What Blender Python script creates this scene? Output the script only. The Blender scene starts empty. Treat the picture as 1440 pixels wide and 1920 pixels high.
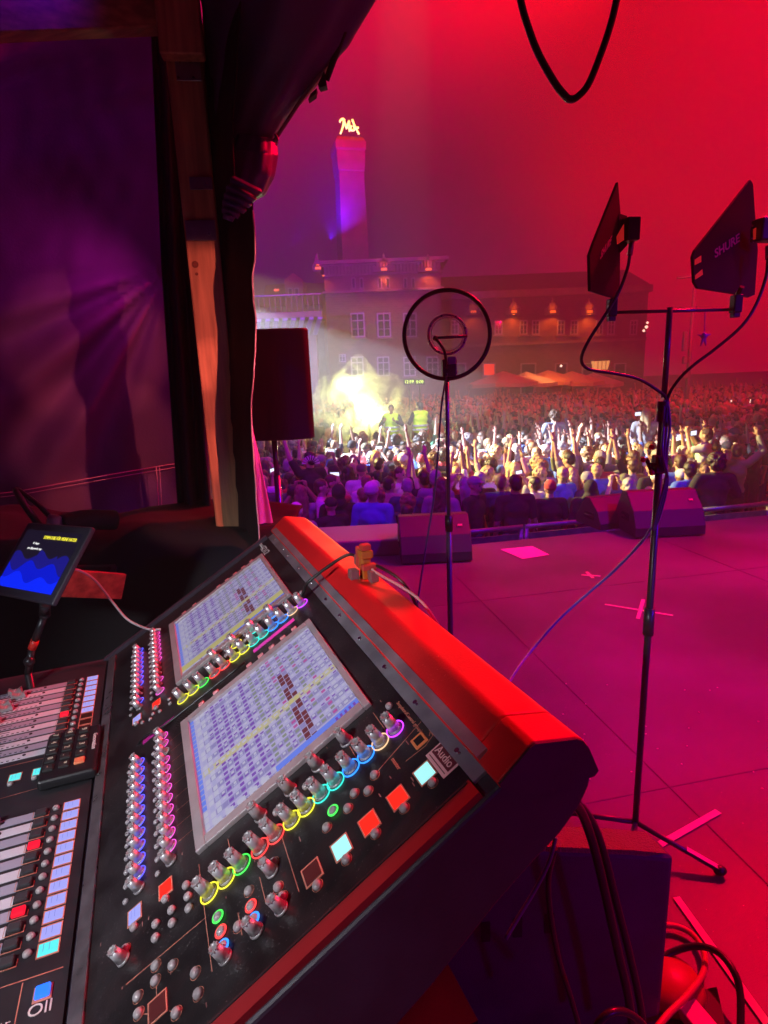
import bpy, bmesh, math, random
import numpy as np
from mathutils import Vector, Matrix, noise as mnoise
random.seed(7)
S = bpy.context.scene
COL = S.collection
R = math.radians
# ------------------------------------------------------------------ camera
EYE = Vector((0, 0, 1.55))
F = 1100.0
PITCH = math.atan(255 / 1100.0); ROLL = R(2.3)
fwd = Vector((0, math.cos(PITCH), -math.sin(PITCH)))
up0 = Vector((0, math.sin(PITCH), math.cos(PITCH))); r0 = Vector((1, 0, 0))
cr = r0 * math.cos(ROLL) - up0 * math.sin(ROLL)
cu = up0 * math.cos(ROLL) + r0 * math.sin(ROLL)
cd = bpy.data.cameras.new('camera'); cam = bpy.data.objects.new('camera', cd); COL.objects.link(cam)
cd.sensor_fit = 'VERTICAL'; cd.sensor_height = 24.0; cd.lens = 24.0 * F / 1920.0
cd.dof.use_dof = True; cd.dof.focus_distance = 0.98; cd.dof.aperture_fstop = 9.0
cd.clip_start = 0.05; cd.clip_end = 600
cam.matrix_world = Matrix(((cr.x, cu.x, -fwd.x, EYE.x), (cr.y, cu.y, -fwd.y, EYE.y), (cr.z, cu.z, -fwd.z, EYE.z), (0, 0, 0, 1)))
S.camera = cam
def ray(x, y): return fwd + cr * ((x - 720) / F) - cu * ((y - 960) / F)
def at(x, y, Y):
    d = ray(x, y); return EYE + d * (Y / d.y)
def onz(x, y, z=0.0):
    d = ray(x, y); return EYE + d * ((z - EYE.z) / d.z)
# ------------------------------------------------------------------ world and lamps
W = bpy.data.worlds.new('World'); S.world = W; W.use_nodes = True
bg = W.node_tree.nodes['Background']; bg.inputs[1].default_value = 1.0
def night_sky():
    nt = W.node_tree; tc = nt.nodes.new('ShaderNodeTexCoord'); vm = nt.nodes.new('ShaderNodeVectorMath'); vm.operation = 'DOT_PRODUCT'
    vm.inputs[1].default_value = Vector((0.74, 0.42, 0.52)).normalized(); nt.links.new(tc.outputs['Generated'], vm.inputs[0])
    n = nt.nodes.new('ShaderNodeTexNoise'); n.inputs['Scale'].default_value = 2.2; n.inputs['Detail'].default_value = 4; nt.links.new(tc.outputs['Generated'], n.inputs['Vector'])
    ma = nt.nodes.new('ShaderNodeMath'); ma.operation = 'MULTIPLY_ADD'; ma.inputs[1].default_value = 0.16; ma.inputs[2].default_value = -0.08; nt.links.new(n.outputs['Fac'], ma.inputs[0])
    ad = nt.nodes.new('ShaderNodeMath'); ad.operation = 'ADD'; nt.links.new(vm.outputs['Value'], ad.inputs[0]); nt.links.new(ma.outputs[0], ad.inputs[1])
    cr_ = nt.nodes.new('ShaderNodeValToRGB'); e = cr_.color_ramp.elements; e[0].position = 0.2; e[0].color = (0.012, 0, 0.022, 1); e[1].position = 1.0; e[1].color = (1.0, 0, 0.008, 1)
    for p, c in ((0.50, (0.035, 0, 0.075, 1)), (0.64, (0.20, 0, 0.045, 1)), (0.80, (0.80, 0, 0.010, 1))):
        x = e.new(p); x.color = c
    nt.links.new(ad.outputs[0], cr_.inputs[0]); nt.links.new(cr_.outputs[0], bg.inputs[0])
night_sky()
S.view_settings.view_transform = 'Standard'; S.view_settings.look = 'None'; S.view_settings.exposure = 0; S.view_settings.gamma = 1
S.cycles.use_denoising = True
S.cycles.max_bounces = 6; S.cycles.diffuse_bounces = 3; S.cycles.volume_bounces = 0; S.cycles.transparent_max_bounces = 12
S.cycles.sample_clamp_indirect = 4.0
def spot(name, loc, target, power, color, size, blend=0.4, rad=0.1, kind='SPOT'):
    l = bpy.data.lights.new(name, kind); l.energy = power; l.color = color
    if kind == 'SPOT': l.spot_size = R(size); l.spot_blend = blend
    l.shadow_soft_size = rad
    o = bpy.data.objects.new(name, l); COL.objects.link(o); o.location = loc
    if target is not None:
        o.rotation_euler = (Vector(target) - Vector(loc)).to_track_quat('-Z', 'Y').to_euler()
    return o
RED = (1.0, 0.0, 0.03); BLUE = (0.09, 0.0, 1.0)
spot('red_stage_light', (4.4, 5.4, 6.2), (1.4, 1.0, 0.4), 4200, RED, 88, 0.6, 0.10)
spot('red_flood_light', (12.0, 10.5, 9.5), (5, 30, 14), 11000, (1.0, 0.0, 0.02), 120, 0.9, 0.4)
spot('red_haze_light', (10.5, 14.0, 13.0), (-4, 30, 33), 900000, (1.0, 0.0, 0.004), 104, 1.0, 0.5)
spot('red_ground_light', (16.0, 16.0, 8.0), (10, 30, 0), 5000, (1.0, 0.0, 0.05), 130, 0.9, 0.4)
spot('blue_stage_light', (5.5, 0.5, 6.5), (1.4, 5.6, 0.0), 2100, BLUE, 56, 0.6, 0.1)
spot('blue_cabinet_fill', (2.4, -1.6, 1.3), (0.5, 1.3, 0.25), 50, (0.30, 0.0, 1.0), 60, 1.0, 0.1)  # added fill, puts blue on the cabinet front and console end
spot('blue_stand_fill', (3.6, -0.4, 2.6), (0.6, 1.95, 0.75), 260, (0.05, 0.0, 1.0), 30, 0.8, 0.05)  # added blue fill for the antenna and disc stands
spot('blue_wash_light', (-9.0, 8.0, 8.5), (-4.0, 42, 6), 75000, (0.14, 0.0, 1.0), 38, 0.8, 0.3)
spot('blue_chimney_light', (-3.0, 45.0, 11.1), (-2.45, 48.2, 15.2), 14000, (0.08, 0.0, 1.0), 70, 1.0, 0.05)
spot('blue_chimney_light', (-6.2, 47.6, 11.3), (-3.6, 49.2, 15.0), 3500, (0.08, 0.0, 1.0), 60, 1.0, 0.05)
spot('follow_spot_light', (-6.5, 13.2, 4.3), (2.6, 12.2, -0.6), 42000, (0.72, 0.82, 1.0), 22, 0.12, 0.05)
spot('crowd_spot_light', (-6.5, 12.6, 4.6), (4.3, 9.0, -0.5), 29000, (1.0, 0.78, 0.26), 21, 0.3, 0.05)
spot('magenta_wash_light', (-3.0, 4.4, 7.0), (1.0, 10.0, -1.0), 1700, (0.45, 0.0, 1.0), 70, 0.8, 0.3)
spot('guard_fill', (0.5, 5.0, 9.0), (0.5, 15.9, -0.1), 11000, (1.0, 0.97, 0.8), 9, 0.4, 0.05)  # added fill without a fixture, brightens the guards and their vests
spot('console_fill', (-0.95, -0.15, 1.80), (-0.45, 0.88, 0.95), 92, (0.90, 0.93, 1.0), 58, 0.9, 0.06)  # added white lamp out of view, brightens knobs and faders
spot('tent_wall_fill', (-0.92, 2.50, 2.10), (-2.2, 2.72, 1.3), 7, (1.0, 0.03, 0.60), 150, 1.0, 0.015)  # added lamp inside the tent, stands for light entering through the gap
spot('canopy_fill', (2.3, 2.6, 4.1), (-0.35, 2.05, 2.3), 160, (0.45, 0.01, 0.9), 50, 0.8, 0.05)  # added purple fill for the canopy, source unseen
for z_ in (1.16, 1.46, 1.76): spot('warm_post_light', (1.15, 0.42, 1.85), (-0.545, 2.05, z_), 210, (1.0, 0.19, 0.16), 12.5, 0.5, 0.012)
spot('tent_fold_fill', (-0.75, 1.7, 2.75), (-2.0, 2.7, 2.35), 2.5, (0.14, 0.0, 1.0), 110, 1.0, 0.02)  # added weak blue fill for the upper tent folds
# ------------------------------------------------------------------ materials
MATS = {}
def mat(name, col, rough=0.6, metal=0.0, emit=None, es=1.0, bump=0.0, bscale=60.0, var=0.0, vscale=4.0, spec=0.5, coat=0.0, stretch=None):
    if name in MATS: return MATS[name]
    m = bpy.data.materials.new(name); m.use_nodes = True; nt = m.node_tree; b = nt.nodes['Principled BSDF']
    c = (*col, 1) if len(col) == 3 else col
    b.inputs['Base Color'].default_value = c; b.inputs['Roughness'].default_value = rough
    b.inputs['Metallic'].default_value = metal; b.inputs['Specular IOR Level'].default_value = spec
    b.inputs['Coat Weight'].default_value = coat
    if emit: b.inputs['Emission Color'].default_value = (*emit, 1); b.inputs['Emission Strength'].default_value = es
    if bump or var:
        tc = nt.nodes.new('ShaderNodeTexCoord'); src = tc.outputs['Object']
        if stretch:
            mp = nt.nodes.new('ShaderNodeMapping'); mp.inputs['Scale'].default_value = stretch
            nt.links.new(src, mp.inputs[0]); src = mp.outputs[0]
    if var:
        n = nt.nodes.new('ShaderNodeTexNoise'); n.inputs['Scale'].default_value = vscale; n.inputs['Detail'].default_value = 8
        nt.links.new(src, n.inputs['Vector'])
        r = nt.nodes.new('ShaderNodeValToRGB'); r.color_ramp.elements[0].position = 0.35; r.color_ramp.elements[1].position = 0.7
        r.color_ramp.elements[0].color = tuple(max(0, x * (1 - var)) for x in c[:3]) + (1,)
        r.color_ramp.elements[1].color = tuple(min(1, x * (1 + var)) for x in c[:3]) + (1,)
        nt.links.new(n.outputs['Fac'], r.inputs[0]); nt.links.new(r.outputs[0], b.inputs['Base Color'])
        mr = nt.nodes.new('ShaderNodeMapRange'); mr.inputs[3].default_value = max(0.05, rough - 0.12); mr.inputs[4].default_value = min(1, rough + 0.15)
        nt.links.new(n.outputs['Fac'], mr.inputs[0]); nt.links.new(mr.outputs[0], b.inputs['Roughness'])
    if bump:
        n2 = nt.nodes.new('ShaderNodeTexNoise'); n2.inputs['Scale'].default_value = bscale; n2.inputs['Detail'].default_value = 4
        nt.links.new(src, n2.inputs['Vector'])
        bp = nt.nodes.new('ShaderNodeBump'); bp.inputs['Strength'].default_value = bump; bp.inputs['Distance'].default_value = 0.01
        nt.links.new(n2.outputs['Fac'], bp.inputs['Height']); nt.links.new(bp.outputs[0], b.inputs['Normal'])
    MATS[name] = m; return m
def dusty(m, scale, thr, col, big=None):
    # fine specks of dust and scuffs mixed over the paint
    nt = m.node_tree; b = nt.nodes['Principled BSDF']; inp = b.inputs['Base Color']; tc = nt.nodes.new('ShaderNodeTexCoord')
    n = nt.nodes.new('ShaderNodeTexNoise'); n.inputs['Scale'].default_value = scale; n.inputs['Detail'].default_value = 2; nt.links.new(tc.outputs['Object'], n.inputs['Vector'])
    n2 = nt.nodes.new('ShaderNodeTexNoise'); n2.inputs['Scale'].default_value = scale / 60; n2.inputs['Detail'].default_value = 5; nt.links.new(tc.outputs['Object'], n2.inputs['Vector'])
    a = nt.nodes.new('ShaderNodeMath'); a.operation = 'MULTIPLY_ADD'; a.inputs[1].default_value = .25; nt.links.new(n2.outputs['Fac'], a.inputs[0]); nt.links.new(n.outputs['Fac'], a.inputs[2])
    r = nt.nodes.new('ShaderNodeMapRange'); r.inputs[1].default_value = thr + .08; r.inputs[2].default_value = thr + .14; nt.links.new(a.outputs[0], r.inputs[0])
    mx = nt.nodes.new('ShaderNodeMixRGB'); mx.inputs[2].default_value = (*col, 1); nt.links.new(r.outputs[0], mx.inputs[0])
    if inp.is_linked: nt.links.new(inp.links[0].from_socket, mx.inputs[1])
    else: mx.inputs[1].default_value = inp.default_value
    nt.links.new(mx.outputs[0], inp); return m
# ------------------------------------------------------------------ mesh builder
class MB:
    def __init__(s): s.bm = bmesh.new(); s.mi = 0; s.smooth = False
    def _fin(s, geom_faces):
        for f in geom_faces: f.material_index = s.mi; f.smooth = s.smooth
    def quad(s, a, b, c, d):
        vs = [s.bm.verts.new(v) for v in (a, b, c, d)]; f = s.bm.faces.new(vs); s._fin([f]); return s
    def poly(s, pts):
        f = s.bm.faces.new([s.bm.verts.new(v) for v in pts]); s._fin([f]); return s
    def box(s, o, u, v, w):
        # corner o, edge vectors u v w
        o, u, v, w = map(Vector, (o, u, v, w))
        if u.cross(v).dot(w) < 0: u, v = v, u
        P = [o, o + u, o + u + v, o + v]; Q = [p + w for p in P]
        vs = [s.bm.verts.new(p) for p in P + Q]
        for idx in ((3, 2, 1, 0), (4, 5, 6, 7), (0, 1, 5, 4), (1, 2, 6, 5), (2, 3, 7, 6), (3, 0, 4, 7)):
            s._fin([s.bm.faces.new([vs[i] for i in idx])])
        return s
    def cbox(s, c, x, y, z, ax=None):
        ax = ax or (Vector((1, 0, 0)), Vector((0, 1, 0)), Vector((0, 0, 1)))
        u, v, w = ax[0] * x, ax[1] * y, ax[2] * z
        return s.box(Vector(c) - u / 2 - v / 2 - w / 2, u, v, w)
    def bev(s, c, x, y, z, ax=None, r=0.003, seg=2):
        # bevelled box
        b = bmesh.new(); bmesh.ops.create_cube(b, size=1)
        bmesh.ops.scale(b, vec=(x, y, z), verts=b.verts)
        bmesh.ops.bevel(b, geom=b.edges[:] , offset=r, segments=seg, affect='EDGES', profile=0.5)
        ax = ax or (Vector((1, 0, 0)), Vector((0, 1, 0)), Vector((0, 0, 1)))
        M = Matrix((ax[0], ax[1], ax[2])).transposed().to_4x4(); M.translation = Vector(c)
        bmesh.ops.transform(b, matrix=M, verts=b.verts)
        return s.add(b)
    def add(s, b, free=True):
        mp = {}
        for v in b.verts: mp[v] = s.bm.verts.new(v.co)
        for f in b.faces:
            try: nf = s.bm.faces.new([mp[v] for v in f.verts])
            except ValueError: continue
            s._fin([nf])
        if free: b.free()
        return s
    def cyl(s, p, q, r0, r1=None, n=12, caps=True):
        p, q = Vector(p), Vector(q); r1 = r0 if r1 is None else r1
        d = (q - p); L = d.length
        if L < 1e-7: return s
        z = d / L; x = z.orthogonal().normalized(); y = z.cross(x)
        A = []; B = []
        for i in range(n):
            t = 2 * math.pi * i / n; e = x * math.cos(t) + y * math.sin(t)
            A.append(s.bm.verts.new(p + e * r0)); B.append(s.bm.verts.new(q + e * r1))
        for i in range(n):
            f = s.bm.faces.new((A[i], A[(i + 1) % n], B[(i + 1) % n], B[i])); s._fin([f]); f.smooth = True
        if caps: s._fin([s.bm.faces.new(A[::-1])]); s._fin([s.bm.faces.new(B)])
        return s
    def lathe(s, p, z, prof, n=16):
        # prof: list of (r, h) along axis z from p
        p = Vector(p); z = Vector(z).normalized(); x = z.orthogonal().normalized(); y = z.cross(x); prev = None
        for r, h in prof:
            ring = [s.bm.verts.new(p + z * h + (x * math.cos(2 * math.pi * i / n) + y * math.sin(2 * math.pi * i / n)) * r) for i in range(n)]
            if prev:
                for i in range(n):
                    f = s.bm.faces.new((prev[i], prev[(i + 1) % n], ring[(i + 1) % n], ring[i])); s._fin([f]); f.smooth = True
            else: s._fin([s.bm.faces.new(ring[::-1])])
            prev = ring
        s._fin([s.bm.faces.new(prev)]); return s
    def sph(s, c, r, sub=2, sc=(1, 1, 1), rot=None):
        b = bmesh.new(); bmesh.ops.create_icosphere(b, subdivisions=sub, radius=1)
        bmesh.ops.scale(b, vec=(r * sc[0], r * sc[1], r * sc[2]), verts=b.verts)
        if rot: bmesh.ops.transform(b, matrix=rot.to_4x4(), verts=b.verts)
        bmesh.ops.translate(b, vec=Vector(c), verts=b.verts)
        sm = s.smooth; s.smooth = True; s.add(b); s.smooth = sm; return s
    def tube(s, pts, r, n=8, sub=6, closed=False):
        pts = [Vector(p) for p in pts]
        if sub > 1: pts = catmull(pts, sub, closed)
        N = len(pts); prev = None; first = None; x = None
        rr = r if isinstance(r, (list, tuple)) else None
        for i, p in enumerate(pts):
            a = pts[(i - 1) % N] if (closed or i) else p; b = pts[(i + 1) % N] if (closed or i < N - 1) else p
            t = (b - a).normalized()
            if x is None: x = t.orthogonal().normalized()
            else: x = (x - t * x.dot(t)).normalized()
            y = t.cross(x); q = (rr[0] + (rr[1] - rr[0]) * i / (N - 1)) if rr else r
            ring = [s.bm.verts.new(p + (x * math.cos(2 * math.pi * k / n) + y * math.sin(2 * math.pi * k / n)) * q) for k in range(n)]
            if prev:
                for k in range(n):
                    f = s.bm.faces.new((prev[k], prev[(k + 1) % n], ring[(k + 1) % n], ring[k])); s._fin([f]); f.smooth = True
            else: first = ring
            prev = ring
        if closed:
            for k in range(n):
                f = s.bm.faces.new((prev[k], prev[(k + 1) % n], first[(k + 1) % n], first[k])); s._fin([f]); f.smooth = True
        else: s._fin([s.bm.faces.new(first[::-1])]); s._fin([s.bm.faces.new(prev)])
        return s
    def prism(s, pts, d):
        # closed polygon extruded along d
        d = Vector(d); A = [s.bm.verts.new(Vector(p)) for p in pts]; B = [s.bm.verts.new(Vector(p) + d) for p in pts]; n = len(A)
        s._fin([s.bm.faces.new(A[::-1])]); s._fin([s.bm.faces.new(B)])
        for i in range(n): s._fin([s.bm.faces.new((A[i], A[(i + 1) % n], B[(i + 1) % n], B[i]))])
        return s
    def grid(s, P):
        V = [[s.bm.verts.new(p) for p in row] for row in P]
        for i in range(len(V) - 1):
            for j in range(len(V[0]) - 1):
                f = s.bm.faces.new((V[i][j], V[i][j + 1], V[i + 1][j + 1], V[i + 1][j])); s._fin([f]); f.smooth = True
        return s
    def mesh(s, name, mats=None, fix=True):
        if fix: bmesh.ops.recalc_face_normals(s.bm, faces=s.bm.faces)
        me = bpy.data.meshes.new(name); s.bm.to_mesh(me); s.bm.free()
        for m in (mats or []): me.materials.append(m)
        return me
    def build(s, name, m, parent=None, fix=True, origin=None):
        me = s.mesh(name, m if isinstance(m, (list, tuple)) else [m], fix)
        if origin is not None: me.transform(Matrix.Translation(-Vector(origin)))
        o = link(name, me, parent)
        if origin is not None: o.location = origin
        return o
def catmull(P, sub, closed=False):
    out = []; n = len(P)
    rng = range(n) if closed else range(n - 1)
    for i in rng:
        p1 = P[i]; p2 = P[(i + 1) % n]
        p0 = P[(i - 1) % n] if (closed or i > 0) else p1 * 2 - p2
        p3 = P[(i + 2) % n] if (closed or i + 2 < n) else p2 * 2 - p1
        for k in range(sub):
            t = k / sub
            out.append(0.5 * ((2 * p1) + (p2 - p0) * t + (2 * p0 - 5 * p1 + 4 * p2 - p3) * t * t + (3 * p1 - p0 - 3 * p2 + p3) * t ** 3))
    if not closed: out.append(P[-1])
    return out
def link(name, data, parent=None):
    o = bpy.data.objects.new(name, data); COL.objects.link(o)
    if parent:
        o.parent = parent
        if parent.get('_w'): pass
    return o
def tag(o, label=None, cat=None, group=None, kind=None):
    if label: o['label'] = label
    if cat: o['category'] = cat
    if group: o['group'] = group
    if kind: o['kind'] = kind
    return o
def thing(name, label, cat, group=None):
    return tag(link(name, None), label, cat, group)
def text_mesh(txt, size, extrude=0.0004, sx=1.0, shear=0.0, align='CENTER', bold=0.0):
    cu_ = bpy.data.curves.new('lettering', 'FONT'); cu_.body = txt; cu_.size = size; cu_.extrude = extrude
    cu_.align_x = align; cu_.align_y = 'CENTER'; cu_.shear = shear; cu_.offset = bold; cu_.resolution_u = 3
    o = bpy.data.objects.new('lettering', cu_); COL.objects.link(o)
    dg = bpy.context.evaluated_depsgraph_get(); me = bpy.data.meshes.new_from_object(o.evaluated_get(dg))
    bpy.data.objects.remove(o); bpy.data.curves.remove(cu_)
    if sx != 1: me.transform(Matrix.Diagonal((sx, 1, 1, 1)))
    return me
def text(name, txt, size, c, ex, ey, m, parent, **kw):
    me = text_mesh(txt, size, **kw)
    ex = Vector(ex).normalized(); ey = Vector(ey); ey = (ey - ex * ey.dot(ex)).normalized(); ez = ex.cross(ey)
    M = Matrix((ex, ey, ez)).transposed().to_4x4(); M.translation = Vector(c)
    me.transform(M); me.materials.clear(); me.materials.append(m)
    return link(name, me, parent)

# ================================================================== SETTING
def deck_mat():
    m = dusty(mat('stage_deck', (0.12, 0.11, 0.11), 0.46, var=0.38, vscale=1.1), 90, .765, (.30, .25, .25)); nt = m.node_tree; b = nt.nodes['Principled BSDF']
    tc = nt.nodes.new('ShaderNodeTexCoord'); mp = nt.nodes.new('ShaderNodeMapping'); mp.inputs['Rotation'].default_value = (0, 0, R(12)); mp.inputs['Scale'].default_value = (60, 60, 60)
    nt.links.new(tc.outputs['Object'], mp.inputs[0])
    br = nt.nodes.new('ShaderNodeTexBrick'); br.inputs['Scale'].default_value = 1.0; br.inputs['Mortar Size'].default_value = 0.06
    nt.links.new(mp.outputs[0], br.inputs['Vector'])
    bp = nt.nodes.new('ShaderNodeBump'); bp.inputs['Strength'].default_value = 0.5; bp.inputs['Distance'].default_value = 0.004
    nt.links.new(br.outputs['Fac'], bp.inputs['Height']); nt.links.new(bp.outputs[0], b.inputs['Normal']); return m
GZ = -1.6
def edgeY(x): return 5.05 + 0.2 * x
edir = Vector((1, 0.2, 0)).normalized(); eper = Vector((-0.2, 1, 0)).normalized()
b = MB(); b.prism([(-12, edgeY(-12), 0), (14, edgeY(14), 0), (14, -6, 0), (-12, -6, 0)], (0, 0, -0.12))
fl = b.build('stage_floor', deck_mat()); tag(fl, kind='structure')
b = MB(); b.prism([(-12, edgeY(-12) - .02, -0.12), (14, edgeY(14) - .02, -0.12), (14, edgeY(14) - .1, -0.12), (-12, edgeY(-12) - .1, -0.12)], (0, 0, GZ + 0.12))
tag(b.build('stage_front', mat('black_skirt', (0.02, 0.02, 0.02), 0.9, bump=0.4, bscale=8)), kind='structure')
b = MB(); b.quad((-120, -20, GZ), (120, -20, GZ), (120, 180, GZ), (-120, 180, GZ))
tag(b.build('plaza_ground', mat('plaza_paving', (0.16, 0.15, 0.14), 0.8, var=0.3, vscale=0.7, bump=0.3, bscale=3)), kind='structure')
# deck panel joints : thin dark grooves laid as raised sealing strips
b = MB()
for k in (1.35, 3.35):
    o = Vector((-3, edgeY(-3) - k, 0.0006)); b.box(o, edir * 10, eper * 0.005, (0, 0, 0.0012))
for k in range(-1, 4):
    o = Vector((k * 2.04 - .6, edgeY(k * 2.04) - 5.6, 0.0009)); b.box(o, eper * 5.5, edir * 0.005, (0, 0, 0.0016))
tag(b.build('stage_floor_joints', mat('joint_dark', (0.095, 0.088, 0.088), 0.6)), kind='structure')

# ================================================================== CONSOLE
AZ = R(21.585); TI = R(31.33)
A0 = Vector((-0.3853, 0.9641, 0.941))
cn = Vector((math.sin(AZ), -math.cos(AZ), 0))                 # along the desk towards its near end
ch = Vector((math.cos(AZ), math.sin(AZ), 0))                  # level, front to back
cb = Vector((math.cos(AZ) * math.cos(TI), math.sin(AZ) * math.cos(TI), math.sin(TI)))
cz = cn.cross(cb).normalized(); Zu = Vector((0, 0, 1))
def U(s, t, h=0.0): return A0 + cn * s + cb * t + cz * h      # upper sloping panel
L0 = A0 + cb * (-0.19)
def D(s, t, h=0.0): return L0 + cn * s + ch * t + Zu * h      # level fader panel
def SEC(h, z, s): return Vector((A0.x, A0.y, 0)) + ch * h + cn * s + Zu * z
AXU = (cn, cb, cz); AXD = (cn, ch, Zu)
desk = thing('mixing_console', 'large audio mixing console with red rear cover, two lit touch screens and glowing knobs', 'mixing console')
mPanel = dusty(mat('panel_black', (0.017, 0.014, 0.015), 0.36, var=0.5, vscale=14, bump=0.05, bscale=300), 420, .72, (.10, .085, .085))
mPanelD = mat('panel_dark', (0.022, 0.022, 0.026), 0.42, var=0.3, vscale=14)
mCase = mat('case_dark', (0.05, 0.035, 0.055), 0.5, var=0.25, vscale=9, bump=0.05, bscale=200)
mRedP = mat('cover_red', (0.72, 0.012, 0.014), 0.45, var=0.10, vscale=7, bump=0.10, bscale=260)  # red base colour of the rear cover, with fine variation and bumps
dusty(mRedP, 300, .75, (.9, .10, .08))
mRedTrim = mat('red_trim', (0.30, 0.015, 0.02), 0.42, var=0.1, vscale=8)
mSil = mat('silver_strip', (0.42, 0.44, 0.48), 0.34, 0.7, var=0.25, vscale=16)
mBez = mat('bezel_silver', (0.55, 0.50, 0.52), 0.38, 0.5, var=0.08, vscale=30)
mKnob = mat('knob_metal', (0.88, 0.88, 0.90), 0.36, 0.75)
mKtop = mat('knob_top', (0.30, 0.28, 0.29), 0.35, 0.2)
mBtn = mat('button_rubber', (0.34, 0.31, 0.32), 0.3, coat=0.3)
mLine = mat('engraved_orange', (0.55, 0.20, 0.14), 0.6)
mLineD = mat('engraved_faint', (0.32, 0.13, 0.12), 0.6)
mWhT = mat('white_print', (0.65, 0.62, 0.62), 0.6)
mScrew = mat('screw_steel', (0.6, 0.6, 0.6), 0.25, 1.0)
def E_(name, col, s): return mat(name, tuple(x * 0.15 for x in col), 0.4, emit=col, es=s)
RING = {'b': E_('ring_blue', (0.10, 0.10, 1.0), 2.2), 'm': E_('ring_magenta', (1.0, 0.12, 0.75), 1.3), 'y': E_('ring_yellow', (0.85, 0.80, 0.05), 1.5),
        'g': E_('ring_green', (0.08, 1.0, 0.12), 1.2), 'r': E_('ring_red', (1.0, 0.06, 0.06), 1.5), 't': E_('ring_teal', (0.05, 0.9, 0.75), 1.2),
        'k': E_('ring_skyblue', (0.03, 0.25, 1.0), 2.0), 'c': E_('ring_cream', (1.0, 0.62, 0.35), 1.2), 'p': E_('ring_purple', (0.55, 0.05, 1.0), 2.0), 'w': E_('ring_grey', (.5, .5, .5), .5)}
LCD = {'lav': E_('display_lavender', (0.38, 0.42, 1.0), 0.85), 'cy': E_('display_cyan', (0.10, 0.85, 0.85), 1.0), 'ic': E_('display_ice', (0.40, 0.95, 0.95), 1.0),
       'red': E_('display_red', (1.0, 0.02, 0.01), 1.2), 'off': mat('display_off', (0.09, 0.02, 0.02), 0.3), 'org': mat('display_amber_off', (0.03, 0.015, 0.01), 0.3),
       'blue': E_('button_blue', (0.02, 0.16, 1.0), 1.6), 'rk': E_('key_red', (1.0, 0.01, 0.04), 0.95)}
# body: one section swept along the desk
prof = [(-0.62, 0.79), (-0.62, 0.838), (-0.1623, 0.838), (0.2863, 1.1111), (0.300, 1.119), (0.345, 1.158), (0.403, 1.147), (0.428, 1.104), (0.424, 1.083), (0.412, 1.060), (0.386, 1.034), (0.348, 1.008), (0.30, .972), (0.22, 0.90), (0.10, 0.81), (-0.05, 0.765), (-0.5, 0.76)]
b = MB(); b.prism([SEC(h, z, -0.60) for h, z in prof], cn * 1.1795)
body = b.build('body', mCase, desk); m_ = body.modifiers.new('bevel', 'BEVEL'); m_.width = .004; m_.segments = 2; m_.limit_method = 'ANGLE'
rp = [(0.304, 1.122), (0.300, 1.130), (0.338, 1.1635), (0.345, 1.1665), (0.400, 1.1560), (0.410, 1.1500), (0.418, 1.139), (0.4335, 1.104), (0.428, 1.098), (0.35, 1.10)]
b = MB(); b.prism([SEC(h, z, -0.605) for h, z in rp], cn * 1.132)
cover = b.build('rear_cover', mRedP, desk); m_ = cover.modifiers.new('bevel', 'BEVEL'); m_.width = .003; m_.segments = 3; m_.limit_method = 'ANGLE'; m_.angle_limit = R(14)
b = MB(); b.prism([SEC(h, z, 0.5282) for h, z in rp], cn * 0.0535)
cp = b.build('cover_end_cap', mRedP, desk); m_ = cp.modifiers.new('bevel', 'BEVEL'); m_.width = .002; m_.segments = 2; m_.limit_method = 'ANGLE'; m_.angle_limit = R(14)
b = MB(); b.prism([SEC(0.35 + (h - 0.35) * .985, 1.12 + (z - 1.12) * .96, 0.5808) for h, z in rp], cn * 0.0035)
b.build('side_cheek', mCase, desk)
# panels
b = MB(); b.box(U(-0.575, -0.185, -0.004), cn * 1.125, cb * 0.520, cz * 0.004)
upp = b.build('control_panel', mPanel, desk)
b = MB(); b.box(D(-0.575, -0.60, -0.004), cn * 1.125, ch * 0.595, Zu * 0.004)
b.build('fader_panel', mPanelD, desk)
b = MB(); b.bev(U(-0.005, -0.176, 0.0015), 1.13, 0.022, 0.005, AXU, 0.0015); b.build('hinge_strip', mat('hinge_strip', (0.12, 0.10, 0.11), 0.3, 0.4, var=0.3, vscale=30), desk)
# silver strip under the red cover
b = MB(); b.box(U(-0.575, 0.336, -0.003), cn * 1.13, cb * 0.0185, cz * 0.0045); b.box(U(-0.575, 0.3565, 0.000), cn * 1.118, cb * 0.0145, cz * 0.012)
strip = b.build('silver_strip', mSil, desk)
b = MB()
for s in [-0.53, -0.42, -0.36, -0.25, -0.14, -0.03, 0.06, 0.17, 0.28, 0.39, 0.505]:
    b.cyl(U(s, 0.345, 0.001), U(s, 0.345, 0.0027), 0.0033, n=10)
    b.cyl(U(s + .006, 0.345, 0.001), U(s + .006, 0.345, 0.0027), 0.002, n=8)
b.build('strip_screws', mScrew, strip)
# near end red trim
b = MB(); b.prism([U(0.552, -0.30, -0.06), U(0.552, 0.334, -0.006), U(0.552, 0.334, 0.006), U(0.552, -0.30, 0.006)], cn * 0.022)
b.build('side_trim', mRedTrim, desk)
b = MB(); b.box(U(0.5535, -0.17, 0.0062), cn * 0.002, cb * 0.50, cz * 0.0012); b.build('trim_groove', mPanelD, desk)
b = MB(); b.box(U(-0.592, -0.20, -0.03), cn * 0.014, cb * 0.535, cz * 0.038); b.build('far_side_trim', mCase, desk)

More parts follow.
